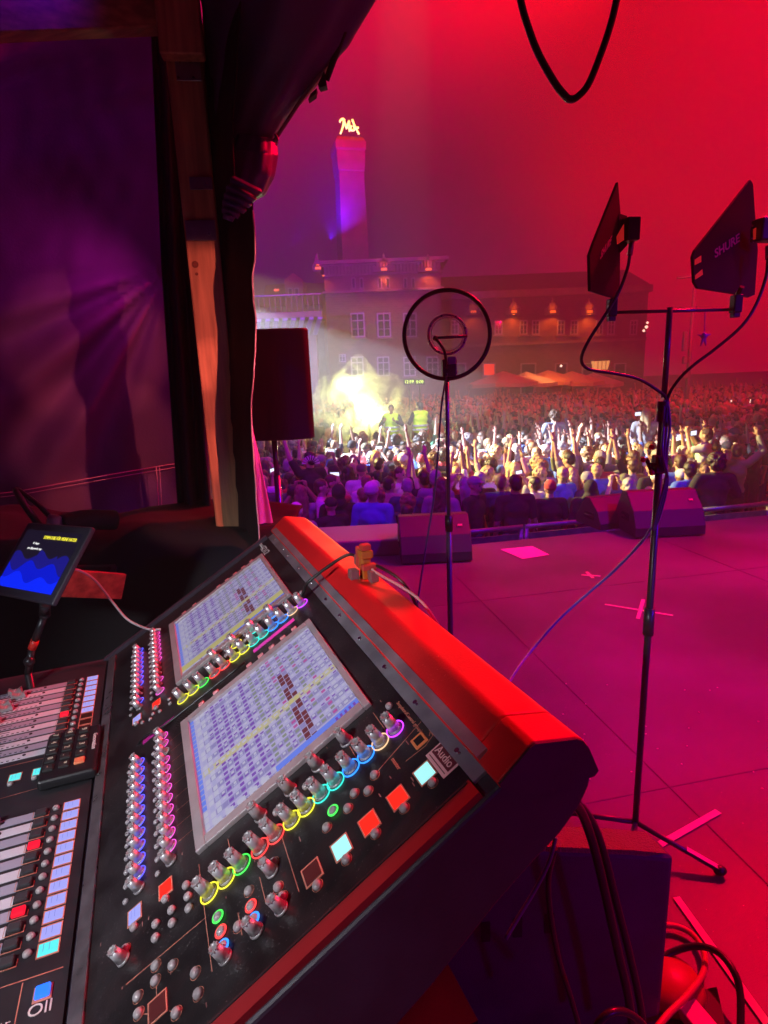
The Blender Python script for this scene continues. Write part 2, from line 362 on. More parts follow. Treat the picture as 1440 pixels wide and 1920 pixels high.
# touch screens
mScr = E_('screen_lavender', (0.55, 0.49, 0.78), 0.64); mScr2 = E_('screen_lavender_dim', (0.36, 0.31, 0.64), 0.58)
mCell = E_('screen_white', (0.62, 0.60, 0.78), 0.62); mDot = E_('screen_purple', (0.25, 0.08, 0.55), 0.6); mYel = E_('screen_yellow', (0.66, 0.58, 0.26), 0.65)
mBrn = E_('screen_brown', (0.24, 0.05, 0.07), 0.5); mBl = E_('screen_blue', (0.16, 0.24, 0.85), 0.75); mPk = E_('screen_pink', (0.60, 0.10, 0.42), 0.6)
mGr = E_('screen_olive', (0.33, 0.36, 0.30), 0.55); mLn = E_('screen_line', (0.55, 0.52, 0.85), 0.55)
def screen(s0, upper):
    bz = MB(); w, h = 0.331, 0.297; fr = 0.016
    for o, du, dv in (((s0, 0), w, fr), ((s0, h - fr * 0.75), w, fr * 0.75), ((s0, fr), fr * 1.1, h - fr * 1.75), ((s0 + w - fr * 1.1, fr), fr * 1.1, h - fr * 1.75)):
        bz.bev(U(o[0] + du / 2, o[1] + dv / 2, 0.0035), du, dv, 0.008, AXU, 0.0015, 2)
    fr_ = bz.build('touch_screen', mBez, desk)
    d = MB(); rnd = random.Random(3 + upper)
    x0, x1, y0, y1 = s0 + fr, s0 + w - fr, fr, h - fr * 0.75
    q = lambda a, c, e, f, k, lv: (setattr(d, 'mi', k), d.quad(U(a, e, 0.0012 + 0.00012 * lv), U(c, e, 0.0012 + 0.00012 * lv), U(c, f, 0.0012 + 0.00012 * lv), U(a, f, 0.0012 + 0.00012 * lv)))
    q(x0, x1, y0, y1, 0, 0)
    W_, H_ = x1 - x0, y1 - y0
    NC, NR = 24, 26
    cw, rh = W_ / NC, H_ / NR
    for i in range(NC):
        a = x0 + i * cw
        ycol = (i == 13); 
        if ycol: q(a, a + cw * 1.25, y0 + 0.01, y1, 5, 1)
        elif i % 2: q(a, a + cw, y0 + 0.02, y1, 1, 1)
        q(a - 0.0004, a + 0.0004, y0, y1, 9, 2)
        for j in range(NR):
            e = y0 + j * rh
            if j in (1, 2): 
                q(a + cw * .1, a + cw * .9, e + rh * .12, e + rh * .85, 2 if (i + j) % 3 else 9, 3); continue
            if j == 0: q(a + cw * .1, a + cw * .9, e, e + rh * .7, 7 if i < 20 else 2, 3); continue
            if j in (17, 18) and i > 5:
                if i != 13: q(a + cw * .06, a + cw * .94, e + rh * .06, e + rh * .94, 6 if (i * 7 + j) % 5 else 1, 3)
                continue
            if j % 2 == 0:
                kind = 3 if j < 12 else (8 if j < 16 else (2 if j > 22 else 4 if rnd.random() < .35 else 8))
                if rnd.random() < .93: q(a + cw * .28, a + cw * .78, e + rh * .15, e + rh * .85, kind if not ycol else 2, 3)
            else:
                if rnd.random() < .85: q(a + cw * .15, a + cw * .55, e + rh * .3, e + rh * .75, 2, 3)
                if rnd.random() < .6: q(a + cw * .62, a + cw * .9, e + rh * .2, e + rh * .8, 3 if rnd.random() < .5 else 9, 3)
            if i == 0: q(x0, x1, e - 0.0003, e + 0.0003, 9, 2)
    q(x1 - cw * 1.7, x1, y0 + H_ * .45, y1, 7, 4)
    for j in range(5): q(x1 - cw * 1.5, x1 - cw * .3, y0 + H_ * (.05 + .075 * j), y0 + H_ * (.10 + .075 * j), 2, 5)
    for j in range(5): q(x1 - cw * 1.3, x1 - cw * .4, y1 - H_ * (.02 + .03 * j), y1 - H_ * (.035 + .03 * j), 3, 5)
    if upper:
        q(x1 - cw * 3.6, x1 - cw * 1.7, y0, y1, 5, 6)
    d.build('display', [mScr, mScr2, mCell, mDot, mPk, mYel, mBrn, mBl, mGr, mLn], fr_, fix=False)
    g = MB(); g.quad(U(x0 - .001, y0 - .001, 0.0026), U(x1 + .001, y0 - .001, 0.0026), U(x1 + .001, y1 + .001, 0.0026), U(x0 - .001, y1 + .001, 0.0026))
    gm = bpy.data.materials.get('screen_glass')
    if not gm:
        gm = bpy.data.materials.new('screen_glass'); gm.use_nodes = True; nt = gm.node_tree; nt.nodes.remove(nt.nodes['Principled BSDF'])
        tr = nt.nodes.new('ShaderNodeBsdfTransparent'); gl = nt.nodes.new('ShaderNodeBsdfGlossy'); gl.inputs['Roughness'].default_value = 0.12
        mx = nt.nodes.new('ShaderNodeMixShader'); fn = nt.nodes.new('ShaderNodeFresnel'); fn.inputs[0].default_value = 1.5
        nt.links.new(fn.outputs[0], mx.inputs[0]); nt.links.new(tr.outputs[0], mx.inputs[1]); nt.links.new(gl.outputs[0], mx.inputs[2])
        nt.links.new(mx.outputs[0], nt.nodes['Material Output'].inputs[0])
    g.build('screen_glass', gm, fr_, fix=False)
screen(0.0, 0); screen(-0.4835, 1)

# knobs
def knob_mesh(r, h, nv=18, dark=False):
    b = MB(); b.mi = 1
    b.lathe((0, 0, 0), (0, 0, 1), [(r * 1.25, 0), (r * 1.25, h * .08), (r * 1.1, h * .12)], nv)
    b.mi = 0
    b.lathe((0, 0, h * .1), (0, 0, 1), [(r * 1.08, 0), (r * 0.86, h * .80)], nv)
    b.mi = 1
    b.lathe((0, 0, h * .9), (0, 0, 1), [(r * 0.84, 0), (r * .80, h * .06), (r * .66, h * .09), (r * 0.60, h * .05), (0.0005, h * .05)], nv)
    for k in range(9):
        t = 2 * math.pi * k / 9; b.cyl((math.cos(t) * r * .8, math.sin(t) * r * .8, h * .86), (math.cos(t) * r * .8, math.sin(t) * r * .8, h * .97), r * .13, n=6)
    return b.mesh('rotary_knob', [mKtop if dark else mKnob, mKtop])
def torus_mesh(R_, r_, name, m, arc=1.0, n=24, k=6):
    b = MB(); pts = [Vector((math.cos(2 * math.pi * arc * i / n) * R_, math.sin(2 * math.pi * arc * i / n) * R_, 0)) for i in range(n if arc == 1 else n + 1)]
    b.tube(pts, r_, k, 1, closed=(arc == 1)); return b.mesh(name, [m])
KM = {'s': knob_mesh(0.0070, 0.0225), 'l': knob_mesh(0.0079, 0.0290), 'd': knob_mesh(0.0080, 0.0260, dark=True)}
TM = {}
def place(o, P, ax):
    M = Matrix((ax[0], ax[1], ax[2])).transposed().to_4x4(); M.translation = P; o.matrix_local = M
def knob(s, t, kind='s', ring=None, ax=AXU, f=U):
    o = link('rotary_knob', KM[kind], desk); place(o, f(s, t, 0.0005), ax)
    if ring:
        key = (kind, ring)
        if key not in TM: TM[key] = torus_mesh(0.0102 if kind == 's' else 0.0125, 0.00065 if kind == 's' else 0.0010, 'light_ring', RING[ring])
        rg = link('light_ring', TM[key], o); rg.location = (0, 0, 0.001)
    return o
def btn_mesh(r, h): 
    b = MB(); b.lathe((0, 0, 0), (0, 0, 1), [(r, 0), (r * .98, h * .4), (r * .88, h * .7), (r * .62, h * .93), (r * .25, h), (0.0003, h)], 16); return b.mesh('push_button', [mBtn])
BM = btn_mesh(0.0056, 0.0058); BS = btn_mesh(0.0042, 0.0040)
stuffb = MB(); nbtn = 0
def button(s, t, big=True, ring=None, ax=AXU, f=U, halo=False):
    global nbtn
    o = link('push_button', BM if big else BS, desk); place(o, f(s, t, 0.0004), ax); nbtn += 1
    if ring or halo:
        key = ('b', ring, halo)
        if key not in TM: TM[key] = torus_mesh(0.0068, 0.0011 if ring else 0.0003, 'light_ring' if ring else 'printed_ring', RING[ring] if ring else mLine, n=20)
        rg = link('light_ring' if ring else 'printed_ring', TM[key], o); rg.location = (0, 0, 0.0006 if not ring else 0.002)
    return o
def display(s, t, w, h, c, ax=AXU, f=U):
    b = MB(); b.bev(f(s, t, 0.0008), w, h, 0.0016, ax, 0.0007, 1); o = b.build('label_display', LCD[c], desk)
    e = MB(); q = 0.0016
    for du, dv, x, y in ((w + 2 * q, q, 0, h / 2 + q / 2), (w + 2 * q, q, 0, -h / 2 - q / 2), (q, h, w / 2 + q / 2, 0), (q, h, -w / 2 - q / 2, 0)):
        e.cbox(f(s + x, t + y, 0.0005), du, dv, 0.0011, ax)
    e.build('display_frame', mLine, o); 
    if c in ('lav', 'cy'):
        g = MB()
        for k in range(2): g.cbox(f(s - w * .12, t - h * .25 + h * .3 * k, 0.0017), w * .6, h * .025, 0.0002, ax)
        g.build('display_text', E_('lcd_text', (0.20, 0.22, 0.7), .8), o)
    return o
for m0 in (0.0, -0.4875):
    near = m0 == 0
    for k in range(12):
        s = m0 + 0.012 + k * 0.0262
        ring = 'b' if near else ('b' if k in (0, 1, 2, 3, 4, 5, 6, 7, 10) else None)
        if near and k == 11: ring = None
        knob(s, -0.092, 's', ring)
        button(s + 0.004, -0.113, False)
    for k in range(13):
        s = m0 - 0.010 + k * 0.0258
        if k == 12: s = m0 + 0.300
        ring = 'm' if near else ('m' if k not in (7, 8, 9, 11) else None)
        if near and k == 2: ring = 'w'
        if near and k == 12: ring = None
        knob(s, -0.041, 's', ring)
        if k > 0: button(s + 0.004, -0.062, False)
TT = [0.009, 0.034, 0.057, 0.085, 0.109, 0.134, 0.157, 0.181, 0.204, 0.229, 0.254, 0.278, 0.303]
for m0 in (0.0, -0.4875):
    near = m0 == 0
    for t, c in zip(TT, 'yygrryyttkkcp'): knob(m0 + 0.403, t, 'l', c)
    for t in (0.097, 0.146, 0.192, 0.241): knob(m0 + 0.356, t, 'd' if near else 'l', None if near else {0.097: None, .146: 'y', .192: 't', .241: 'k'}[t])
    button(m0 + 0.36, 0.315)
    for t in (0.072, 0.12): button(m0 + 0.372, t + 0.047)
    display(m0 + 0.338, -0.052, 0.022, 0.018, 'red'); button(m0 + 0.356, -0.052)
    display(m0 + 0.337, -0.099, 0.022, 0.018, 'lav'); button(m0 + 0.357, -0.099)
    for s, t in ((0.363, -0.021), (0.382, -0.020), (0.400, -0.020), (0.381, -0.044), (0.381, -0.067), (0.400, -0.044), (0.400, -0.068)):
        if near or s < 0.39: button(m0 + s, t, near)
    if not near: 
        for s, t in ((0.37, -0.085), (0.37, -0.06)): button(m0 + s, t, False)
for s, t, c in ((0.443, 0.25, None), (0.443, 0.218, None), (0.456, 0.234, None), (0.441, 0.186, 'g'), (0.455, 0.203, None), (0.455, 0.171, None), (0.516, 0.301, None), (0.515, 0.259, None), (0.514, 0.218, None), (0.513, 0.177, None), (0.512, 0.137, None),
                (0.378, -0.111, None), (0.439, 0.097, None), (0.447, 0.059, None), (0.474, 0.094, None), (0.468, 0.058, 'r'), (0.490, 0.096, None), (0.486, 0.058, 'k'), (0.445, 0.016, 'g'), (0.466, 0.017, 'r'), (0.478, 0.038, None), (0.485, 0.017, 'k'),
                (0.436, -0.069, None), (0.454, -0.047, None), (0.486, -0.020, None), (0.454, -0.070, None), (0.454, -0.093, None), (0.511, -0.019, None), (0.474, -0.092, None), (0.510, -0.046, None)):
    button(s, t, True, c, halo=(c is None))
for s, t in ((0.389, -0.114), (0.448, 0.092), (0.501, 0.091)): knob(s, t, 's')
for s, t in ((0.501, 0.058), (0.498, 0.017)): knob(s, t, 's')
for s, t, c in ((0.496, 0.300, 'ic'), (0.496, 0.259, 'red'), (0.495, 0.217, 'red'), (0.494, 0.177, 'ic'), (0.492, 0.136, 'off'), (0.485, -0.069, 'off')): display(s, t, 0.023, 0.021, c)
# tiny keys by the screens
mKeyR = mat('key_pale_red', (0.7, 0.25, 0.28), 0.4)
for m0 in (0.0, -0.4835):
    for t in (0.045, 0.078, 0.155, 0.182, 0.208, 0.235, 0.262): b = MB(); b.bev(U(m0 - 0.015, t, 0.002), 0.009, 0.012, 0.004, AXU, 0.001, 1); b.build('soft_key', mKeyR, desk)
# engraved separators
b = MB()
def ln(p, q, w=0.0008, f=U, zz=0.0002):
    p, q = Vector((*p, 0)), Vector((*q, 0)); d = (q - p).normalized(); n = Vector((-d.y, d.x, 0)) * w / 2
    P = [p + n, p - n, q - n, q + n]
    b.poly([f(v.x, v.y, zz) for v in P])
for m0 in (0, -0.4875):
    for t in (-0.001, 0.045, 0.097, 0.146, 0.193, 0.241, 0.292): ln((m0 + .345 if t > 0 else .345 + m0, t), (m0 + .40, t))
    for k in range(9): ln((m0 + 0.02 + k * 0.032, -0.028), (m0 + 0.02 + k * 0.032, -0.002), 0.0005)
for t in (0.115, -0.001): ln((0.405, t), (0.50, t))
ln((0.44, 0.075), (0.48, 0.075)); ln((0.46, 0.04), (0.49, 0.04)); ln((0.425, -0.11), (0.43, 0.0)); ln((0.455, -0.07), (0.485, -0.07)); ln((0.474, -0.092), (0.485, -0.078)); ln((0.51, -0.046), (0.50, -0.055))
ln((0.425, 0.335), (0.44, 0.255)); ln((0.44, 0.337), (0.458, 0.335)); ln((0.458, 0.335), (0.463, 0.32)); ln((0.463, 0.32), (0.46, 0.29))
for t in (0.301, 0.259, 0.218, 0.177, 0.137): ln((0.5, t), (0.514, t), 0.001)
b.build('engraved_lines', mLine, desk)
b = MB()
for k in range(70):
    t = -0.15 + 0.48 * random.random(); s = 0.30 + 0.23 * random.random()
    if random.random() < .5: ln((s, t), (s + random.uniform(.003, .009), t), 0.0012)
b.build('small_print', mLineD, desk)
text('panel_lettering', 'SD12', 0.026, U(-0.508, 0.307, 0.0006), cn, cb, mWhT, desk, sx=1.15)
text('panel_lettering', 'DiGiCo', 0.013, U(-0.555, 0.308, 0.0006), cn, cb, mWhT, desk)
text('panel_lettering', 'Snapshots/Control grouping', 0.0072, U(0.405, 0.327, 0.0005), cn, cb, mLine, desk)
text('panel_lettering', 'master', 0.008, U(0.452, 0.279, 0.0005), cn, cb, mLine, desk)
# usb port
b = MB(); b.bev(U(0.45, 0.318, 0.001), 0.020, 0.019, 0.002, AXU, 0.0008, 1); up_ = b.build('usb_port', mat('usb_orange', (0.75, 0.22, 0.08), 0.5), desk)
b = MB(); b.cbox(U(0.45, 0.318, 0.0021), 0.012, 0.012, 0.0006, AXU); b.build('port_opening', mat('pure_black', (0.004, 0.004, 0.004), 0.6), up_)
b = MB()
for (p, q) in (((.446, .336), (.462, .336)), ((.452, .336), (.456, .341)), ((.450, .336), (.455, .331))): ln(p, q, 0.0012, zz=0.0004)
b.build('usb_symbol', mLine, desk)
# faders
mPl = mat('fader_plate_pale', (0.60, 0.58, 0.66), 0.45); mPl2 = mat('fader_plate_grey', (0.34, 0.33, 0.43), 0.45); mSlot = mat('slot_black', (0.005, 0.005, 0.005), 0.7)
mCap = mat('fader_cap', (0.42, 0.43, 0.44), 0.3, 0.3); mKey = mat('key_dark', (0.045, 0.045, 0.05), 0.3)
mLedG = E_('led_green', (0.15, 1.0, 0.3), 1.5)
def bank(s0, n, caps, reds, disp):
    for k in range(n):
        s = s0 + k * 0.0262
        pl = MB(); pl.cbox(D(s + 0.004, -0.265, 0.0006), 0.0185, 0.35, 0.0012, AXD)
        p = pl.build('fader_strip', mPl if k % 2 else mPl2, desk)
        g = MB(); g.cbox(D(s + 0.001, -0.30, 0.0014), 0.0016, 0.24, 0.0005, AXD)
        for q_ in range(26): g.cbox(D(s + 0.0105, -0.145 - q_ * 0.0095, 0.0014), 0.0024, 0.0045, 0.0004, AXD)
        g.cyl(D(s + 0.002, -0.137, 0.0008), D(s + 0.002, -0.137, 0.0022), 0.0032, n=10)
        g.build('fader_slot', mSlot, p)
        g = MB(); g.cyl(D(s + 0.002, -0.137, 0.0021), D(s + 0.002, -0.137, 0.003), 0.0016, n=8); g.build('strip_screw', mScrew, p)
        c = caps[k % len(caps)]
        f = MB(); f.prism([D(s - 0.0065, c - 0.013, 0.0145), D(s - 0.0065, c - 0.004, 0.009), D(s - 0.0065, c + 0.004, 0.009), D(s - 0.0065, c + 0.013, 0.0145), D(s - 0.0065, c + 0.0145, 0.003), D(s - 0.0065, c - 0.0145, 0.003)], cn * 0.015)
        fc = f.build('fader_cap', mCap, desk)
        f = MB(); f.cbox(D(s + 0.001, c, 0.0094), 0.0155, 0.0012, 0.0008, AXD); f.build('cap_line', mWhT, fc)
        kk = MB(); kk.bev(D(s + 0.0035, -0.079, 0.0035), 0.0145, 0.017, 0.006, AXD, 0.0018, 2)
        key = kk.build('select_key', LCD['rk'] if k in reds else mKey, desk)
        e = MB(); e.tube([D(s - 0.006, -0.092, 0.0008), D(s + 0.0122, -0.092, 0.0008), D(s + 0.0125, -0.0675, 0.0008), D(s + 0.002, -0.0675, 0.0008)], 0.0008, 4, 1); e.build('key_outline', mLine, key)
        button(s, -0.057, True, None, AXD, D)
        display(s + 0.001, -0.033, 0.0195, 0.0235, disp[k], AXD, D)
bank(-0.4845, 12, [-0.20, -0.188, -0.215, -0.205, -0.235, -0.22, -0.3, -0.41, -0.28, -0.25, -0.23, -0.22], (6,), ['lav'] * 7 + ['org'] * 3 + ['lav'] * 2)
bank(0.0045, 12, [-0.155, -0.20, -0.28, -0.3], (3, 8), ['lav'] * 11 + ['cy'])
b = MB()
for k in range(9): b.cbox(D(-0.36 + (k // 5) * .026, -0.21 - (k % 5) * 0.0095, 0.0022), 0.003, 0.0046, 0.0006, AXD)
b.build('level_leds', mLedG, desk)
display(0.352, -0.033, 0.001, 0.001, 'org', AXD, D)
for t in (-0.141, -0.102): display(-0.124, t, 0.021, 0.019, 'cy', AXD, D); button(-0.104, t - .004, True, None, AXD, D)
b = MB(); b.bev(D(0.356, -0.031, 0.0028), 0.017, 0.017, 0.005, AXD, 0.0022, 2); o = b.build('lit_button', LCD['blue'], desk)
b = MB(); b.bev(D(0.357, -0.031, 0.0008), 0.021, 0.021, 0.001, AXD, 0.0004, 1); b.build('button_surround', mLine, o)
text('panel_lettering', 'Oll', 0.0215, D(0.3765, -0.0315, 0.0005), ch, -cn, mWhT, desk, sx=1.0)
text('panel_lettering', 'or', 0.015, D(0.380, -0.068, 0.0005), ch, -cn, mWhT, desk)
b = MB()
for p, q in (((0.330, -0.012), (0.3225, -0.30)), ((0.332, -0.056), (0.40, -0.056)), ((-0.075, -0.02), (-0.06, -0.3)), ((-0.168, -0.09), (-0.168, -0.3))): ln(p, q, 0.0012, D)
b.build('engraved_lines', mLine, desk)
# keypad resting on the desk
kp = thing('numeric_keypad', 'small black numeric keypad lying on the console between the two fader banks', 'keypad')
b = MB(); b.bev(D(-0.135, -0.045, 0.0115), 0.165, 0.098, 0.021, AXD, 0.007, 3); b.build('housing', mat('keypad_black', (0.012, 0.012, 0.014), 0.4, bump=.03, bscale=400), kp)
mKk = mat('keypad_key', (0.03, 0.03, 0.03), 0.35); mKt = mat('key_legend', (0.55, 0.55, 0.42), 0.5)
for i in range(5):
    for j in range(3):
        org = (i == 4 and j == 2)
        kb = MB(); kb.bev(D(-0.198 + i * 0.027, -0.078 + j * 0.026, 0.0235), 0.019, 0.019, 0.006, AXD, 0.003, 2)
        k_ = kb.build('key', mat('keypad_orange', (0.8, 0.25, 0.12), 0.4) if org else mKk, kp)
        if not org:
            t = text('key_lettering', '7894561230.+-*/'[i * 3 + j], 0.014, D(-0.198 + i * 0.027, -0.078 + j * 0.026, 0.0268), cn, ch, mKt, k_)
text('keypad_lettering', 'Genovation', 0.012, D(-0.15, -0.004, 0.0222), cn, ch, mWhT, kp)
b = MB(); b.tube([D(-0.05, 0.004, 0.01), D(-0.055, 0.03, 0.012), D(-0.06, 0.06, 0.02), U(-0.05, -0.08, 0.006), U(-0.04, -0.05, 0.004), U(-0.035, 0.0, 0.004), U(-0.032, 0.15, 0.004)], 0.0022, 8)
tag(b.build('keypad_cable', mat('cable_black', (0.012, 0.012, 0.012), 0.35)), 'thin black cable running from the keypad across the console gap', 'cable')
# sticker, pink tape, vents
st_ = MB(); st_.box(U(0.476, 0.313, 0.0003), cn * 0.046, cb * 0.0385, cz * 0.0004)
sk = tag(st_.build('sticker', mat('sticker_pink', (0.80, 0.42, 0.46), 0.45)), 'small pale square sticker with dark box at the console corner', 'sticker')
b = MB(); b.box(U(0.4785, 0.3215, 0.0008), cn * 0.0405, cb * 0.0155, cz * 0.0003); b.build('sticker_box', mat('sticker_maroon', (0.13, 0.015, 0.03), 0.5), sk)
text('sticker_lettering', 'Audio', 0.0155, U(0.4985, 0.3293, 0.0013), cn, cb, mat('sticker_text', (0.85, 0.5, 0.52), 0.5), sk, sx=.95)
text('sticker_lettering', 'complete', 0.0108, U(0.4985, 0.3430, 0.0009), cn, cb, mat('sticker_maroon', (0.13, 0.015, 0.03), 0.5), sk)
b = MB(); b.cbox(U(0.4985, 0.3175, 0.0008), 0.039, 0.0012, 0.0002, AXU); b.build('sticker_line', mat('sticker_maroon', (0.13, 0.015, 0.03), 0.5), sk)
mTape = mat('tape_magenta', (0.85, 0.05, 0.50), 0.5, emit=(0.85, 0.03, 0.45), es=0.12)
b = MB(); b.cbox(U(-0.052, 0.222, 0.0006), 0.012, 0.100, 0.0009, AXU); tag(b.build('marker_tape', mTape), 'bright pink tape strip between the two touch screens beside the far knobs', 'tape')
b = MB(); b.cbox(U(-0.045, -0.050, 0.0006), 0.012, 0.070, 0.0009, AXU); tag(b.build('marker_tape', mat('tape_magenta_dark', (0.45, 0.02, 0.25), 0.5)), 'dark magenta tape strip above the near block of blue and pink knobs', 'tape')
b = MB()
for i in range(6):
    for j in range(7): b.cyl(U(-0.028 + i * 0.0045, -0.012 + j * .0052 + (i % 2) * .0026, 0.0002), U(-0.028 + i * 0.0045, -0.012 + j * .0052 + (i % 2) * .0026, 0.0008), 0.0016, n=6)
b.build('vent_holes', mSlot, desk)
# stand under the desk
tb = thing('console_table', 'black cloth covered table carrying the mixing console', 'table')
b = MB(); b.prism([SEC(-0.58, 0.0, -0.62), SEC(0.30, 0.0, -0.62), SEC(0.30, 0.758, -0.62), SEC(-0.58, 0.758, -0.62)], cn * 1.16)
b.build('black_cloth', mat('black_cloth', (0.012, 0.011, 0.013), 0.95, bump=0.3, bscale=14), tb)
b = MB(); b.prism([SEC(0.06, 0.758, -0.55), SEC(0.22, 0.758, -0.55), SEC(0.22, 0.846, -0.55)], cn * 1.0); b.build('rest_block', mCase, tb)

# clip figure on the red cover, with cables
cf = thing('cable_clip', 'small red and orange plastic clip blocks sitting on the red rear cover', 'clip')
P = SEC(0.372, 1.160, -0.005)
mO1 = mat('clip_red', (0.55, 0.06, 0.04), 0.4); mO2 = mat('clip_orange', (0.50, 0.14, 0.02), 0.4); mO3 = mat('clip_grey', (0.25, 0.1, 0.1), 0.4)
b = MB(); b.bev(P + Zu * 0.022, 0.020, 0.018, 0.044, AXD, 0.002, 1); b.bev(P + Zu * 0.052 + cn * .004, 0.024, 0.026, 0.016, AXD, 0.003, 2); b.build('clip_body', mO2, cf)
b = MB(); b.bev(P + Zu * 0.040 + cn * -.018, 0.016, 0.022, 0.044, AXD, 0.002, 1); b.bev(P + Zu * 0.066 + cn * .004, 0.020, 0.020, 0.012, AXD, 0.003, 2); b.bev(P + Zu * .03 + cn * .02, .014, .03, .012, AXD, .002, 1); b.build('clip_jaw', mO1, cf)
b = MB(); b.bev(P + Zu * 0.014 + cn * .002 - ch * .026, 0.020, 0.018, 0.020, AXD, 0.002, 1); b.bev(P + Zu * 0.014 + cn * .032 + ch * .004, 0.018, 0.018, 0.022, AXD, 0.002, 1); b.bev(P + Zu * 0.030 - cn * .034, 0.012, 0.02, 0.022, AXD, 0.002, 1); b.build('clip_foot', mO3, cf)
b = MB(); b.tube([U(-0.085, 0.295, 0.004), U(-0.085, 0.32, 0.02), U(-0.075, 0.345, 0.035), P - cn * .055 - ch * .02 + Zu * .036, P - cn * .02 + Zu * .03, P + cn * .04 + ch * .02 + Zu * .03, P + cn * .09 + ch * .05 + Zu * .0, P + cn * .12 + ch * .08 - Zu * .1], 0.0032, 8)
tag(b.build('black_cable', mat('cable_black', (0.012, 0.012, 0.012), 0.35)), 'black cable arching from the far knobs over the clip on the red cover', 'cable')
b = MB(); b.tube([P + Zu * .03, P + cn * .05 + Zu * .022 + ch * .01, P + cn * .10 + Zu * .012 + ch * .03, P + cn * .14 + ch * .055 - Zu * .01, P + cn * .17 + ch * .08 - Zu * .06], 0.0028, 8)
tag(b.build('pink_cable', mat('cable_pale', (0.6, 0.3, 0.3), 0.4)), 'thin pale reddish cable lying over the red cover beside the clip', 'cable')

# ================================================================== TENT (left)
mWood = mat('pine_wood', (0.50, 0.27, 0.14), 0.6, var=0.30, vscale=3.5, bump=0.1, bscale=30, stretch=(14, 14, 1.0))
mWoodH = mat('pine_wood_beam', (0.42, 0.23, 0.13), 0.6, var=0.35, vscale=3.5, bump=0.1, bscale=30, stretch=(1.0, 14, 14))
mSteel = mat('galvanised', (0.35, 0.33, 0.36), 0.35, 0.8, var=0.2, vscale=20)
mFab = mat('tent_fabric', (0.10, 0.04, 0.12), 0.75, var=0.12, vscale=3, bump=0.15, bscale=120)
mFabD = mat('tent_fabric_dark', (0.014, 0.010, 0.015), 0.75, bump=0.15, bscale=90)
mHem = mat('pale_hem', (0.55, 0.40, 0.50), 0.6)
def solid(o, t):
    m = o.modifiers.new('thickness', 'SOLIDIFY'); m.thickness = t; m.offset = 0; return o
# main post
Yp = 2.05
pw = Vector((0.100, 0.0, 0)); 
pc = at(420, 985, Yp); px_ = pc.x; 
ptl, ptr = px_ - 0.050, px_ + 0.052
ax_ = (Vector((1, 0.12, 0)).normalized(), Vector((-0.12, 1, 0)).normalized(), Zu)
post = thing('wooden_post', 'tall square pine post with metal plates standing at the open tent edge', 'post')
b = MB(); b.bev(Vector((px_ + .018, Yp + .05, 1.62)), 0.105, 0.10, 3.24, ax_, 0.006, 2); b.build('timber', mWood, post)
Pf = lambda x, y, off=0.0: at(x, y, Yp - 0.004 + off)
def fplate(x0, y0, x1, y1, name, scr=()):
    c = Pf((x0 + x1) / 2, (y0 + y1) / 2, -.004); w = (Pf(x1, y0) - Pf(x0, y0)).length; h = (Pf(x0, y1) - Pf(x0, y0)).length
    b = MB(); b.bev(c, w, 0.004, h, ax_, 0.0012, 1); o = b.build(name, mSteel, post)
    g = MB()
    for (x, y) in scr: q = Pf(x, y, -0.006); g.cyl(q, q - ax_[1] * 0.004, 0.004, n=8)
    if scr: g.build('screws', mScrew, o)
fplate(328, 72, 374, 152, 'angle_plate', [(337, 88), (360, 92), (337, 116), (357, 116), (335, 146), (363, 146)])
fplate(356, 332, 398, 356, 'angle_plate', [(386, 346)])
fplate(349, 413, 404, 451, 'metal_strap', [(392, 438)])
for (x, y, r) in ((366, 496, .011), (369, 514, .005), (380, 735, .004)):
    g = MB(); q = Pf(x, y, .003); g.cyl(q, q - ax_[1] * 0.0025, r, n=14); g.build('wood_knot', mat('knot', (0.16, 0.05, 0.03), 0.6, var=.3, vscale=200), post)
# paired boards carrying the beam + beam
b = MB(); c = Pf(338, 45, -.03); b.bev(Vector((c.x, Yp - .04, c.z + .12)), 0.125, 0.05, 0.42, ax_, 0.004, 1)
tag(b.build('post_board', mWood, None), 'short upright board bolted over the top of the tent post', 'board')
b = MB(); p0, p1 = at(-260, 22, 1.75), at(306, 8, 2.08); d = (p1 - p0).normalized(); upv = Vector((0, 0, 1)); w = d.cross(upv).normalized()
b.bev((p0 + p1) / 2 + w * .03, (p1 - p0).length, 0.06, 0.165, (d, w, w.cross(d) if w.cross(d).z > 0 else d.cross(w)), 0.004, 1)
tag(b.build('wooden_beam', mWoodH), 'wide horizontal wooden beam crossing the top left corner', 'beam')
# tent wall with radiating folds
P = []; fx, fy = 318, 500
for j in range(96):
    y = 20 + (1010 - 20) * j / 95; row = []
    for i in range(80):
        x = -160 + (372 + 160) * i / 79
        Y = 2.95 - 0.45 * (1 - i / 79)
        dx, dy = x - fx, y - fy; th = math.atan2(dy, -dx); rr = math.hypot(dx, dy)
        a = 0.0
        if th > 0: a = 0.05 * math.sin(th * 17 + 0.7 * math.sin(th * 5)) * min(1, rr / 120) * math.exp(-((th - .75) / .5) ** 2)
        a += 0.022 * math.sin((y + 0.30 * x) / 21.0) * math.exp(-((y - 130 - .1 * x) / 90.0) ** 2)
        a += 0.02 * math.sin(x / 90.0 + y / 170.0) + 0.006 * mnoise.noise(Vector((x / 40, y / 60, 0)))
        row.append(at(x, y, Y + a))
    P.append(row)
b = MB(); b.grid(P); tw = solid(b.build('tent_wall', mFab), 0.003); tag(tw, 'large plum coloured tent wall with soft diagonal folds and stitched seam', 'tent wall')
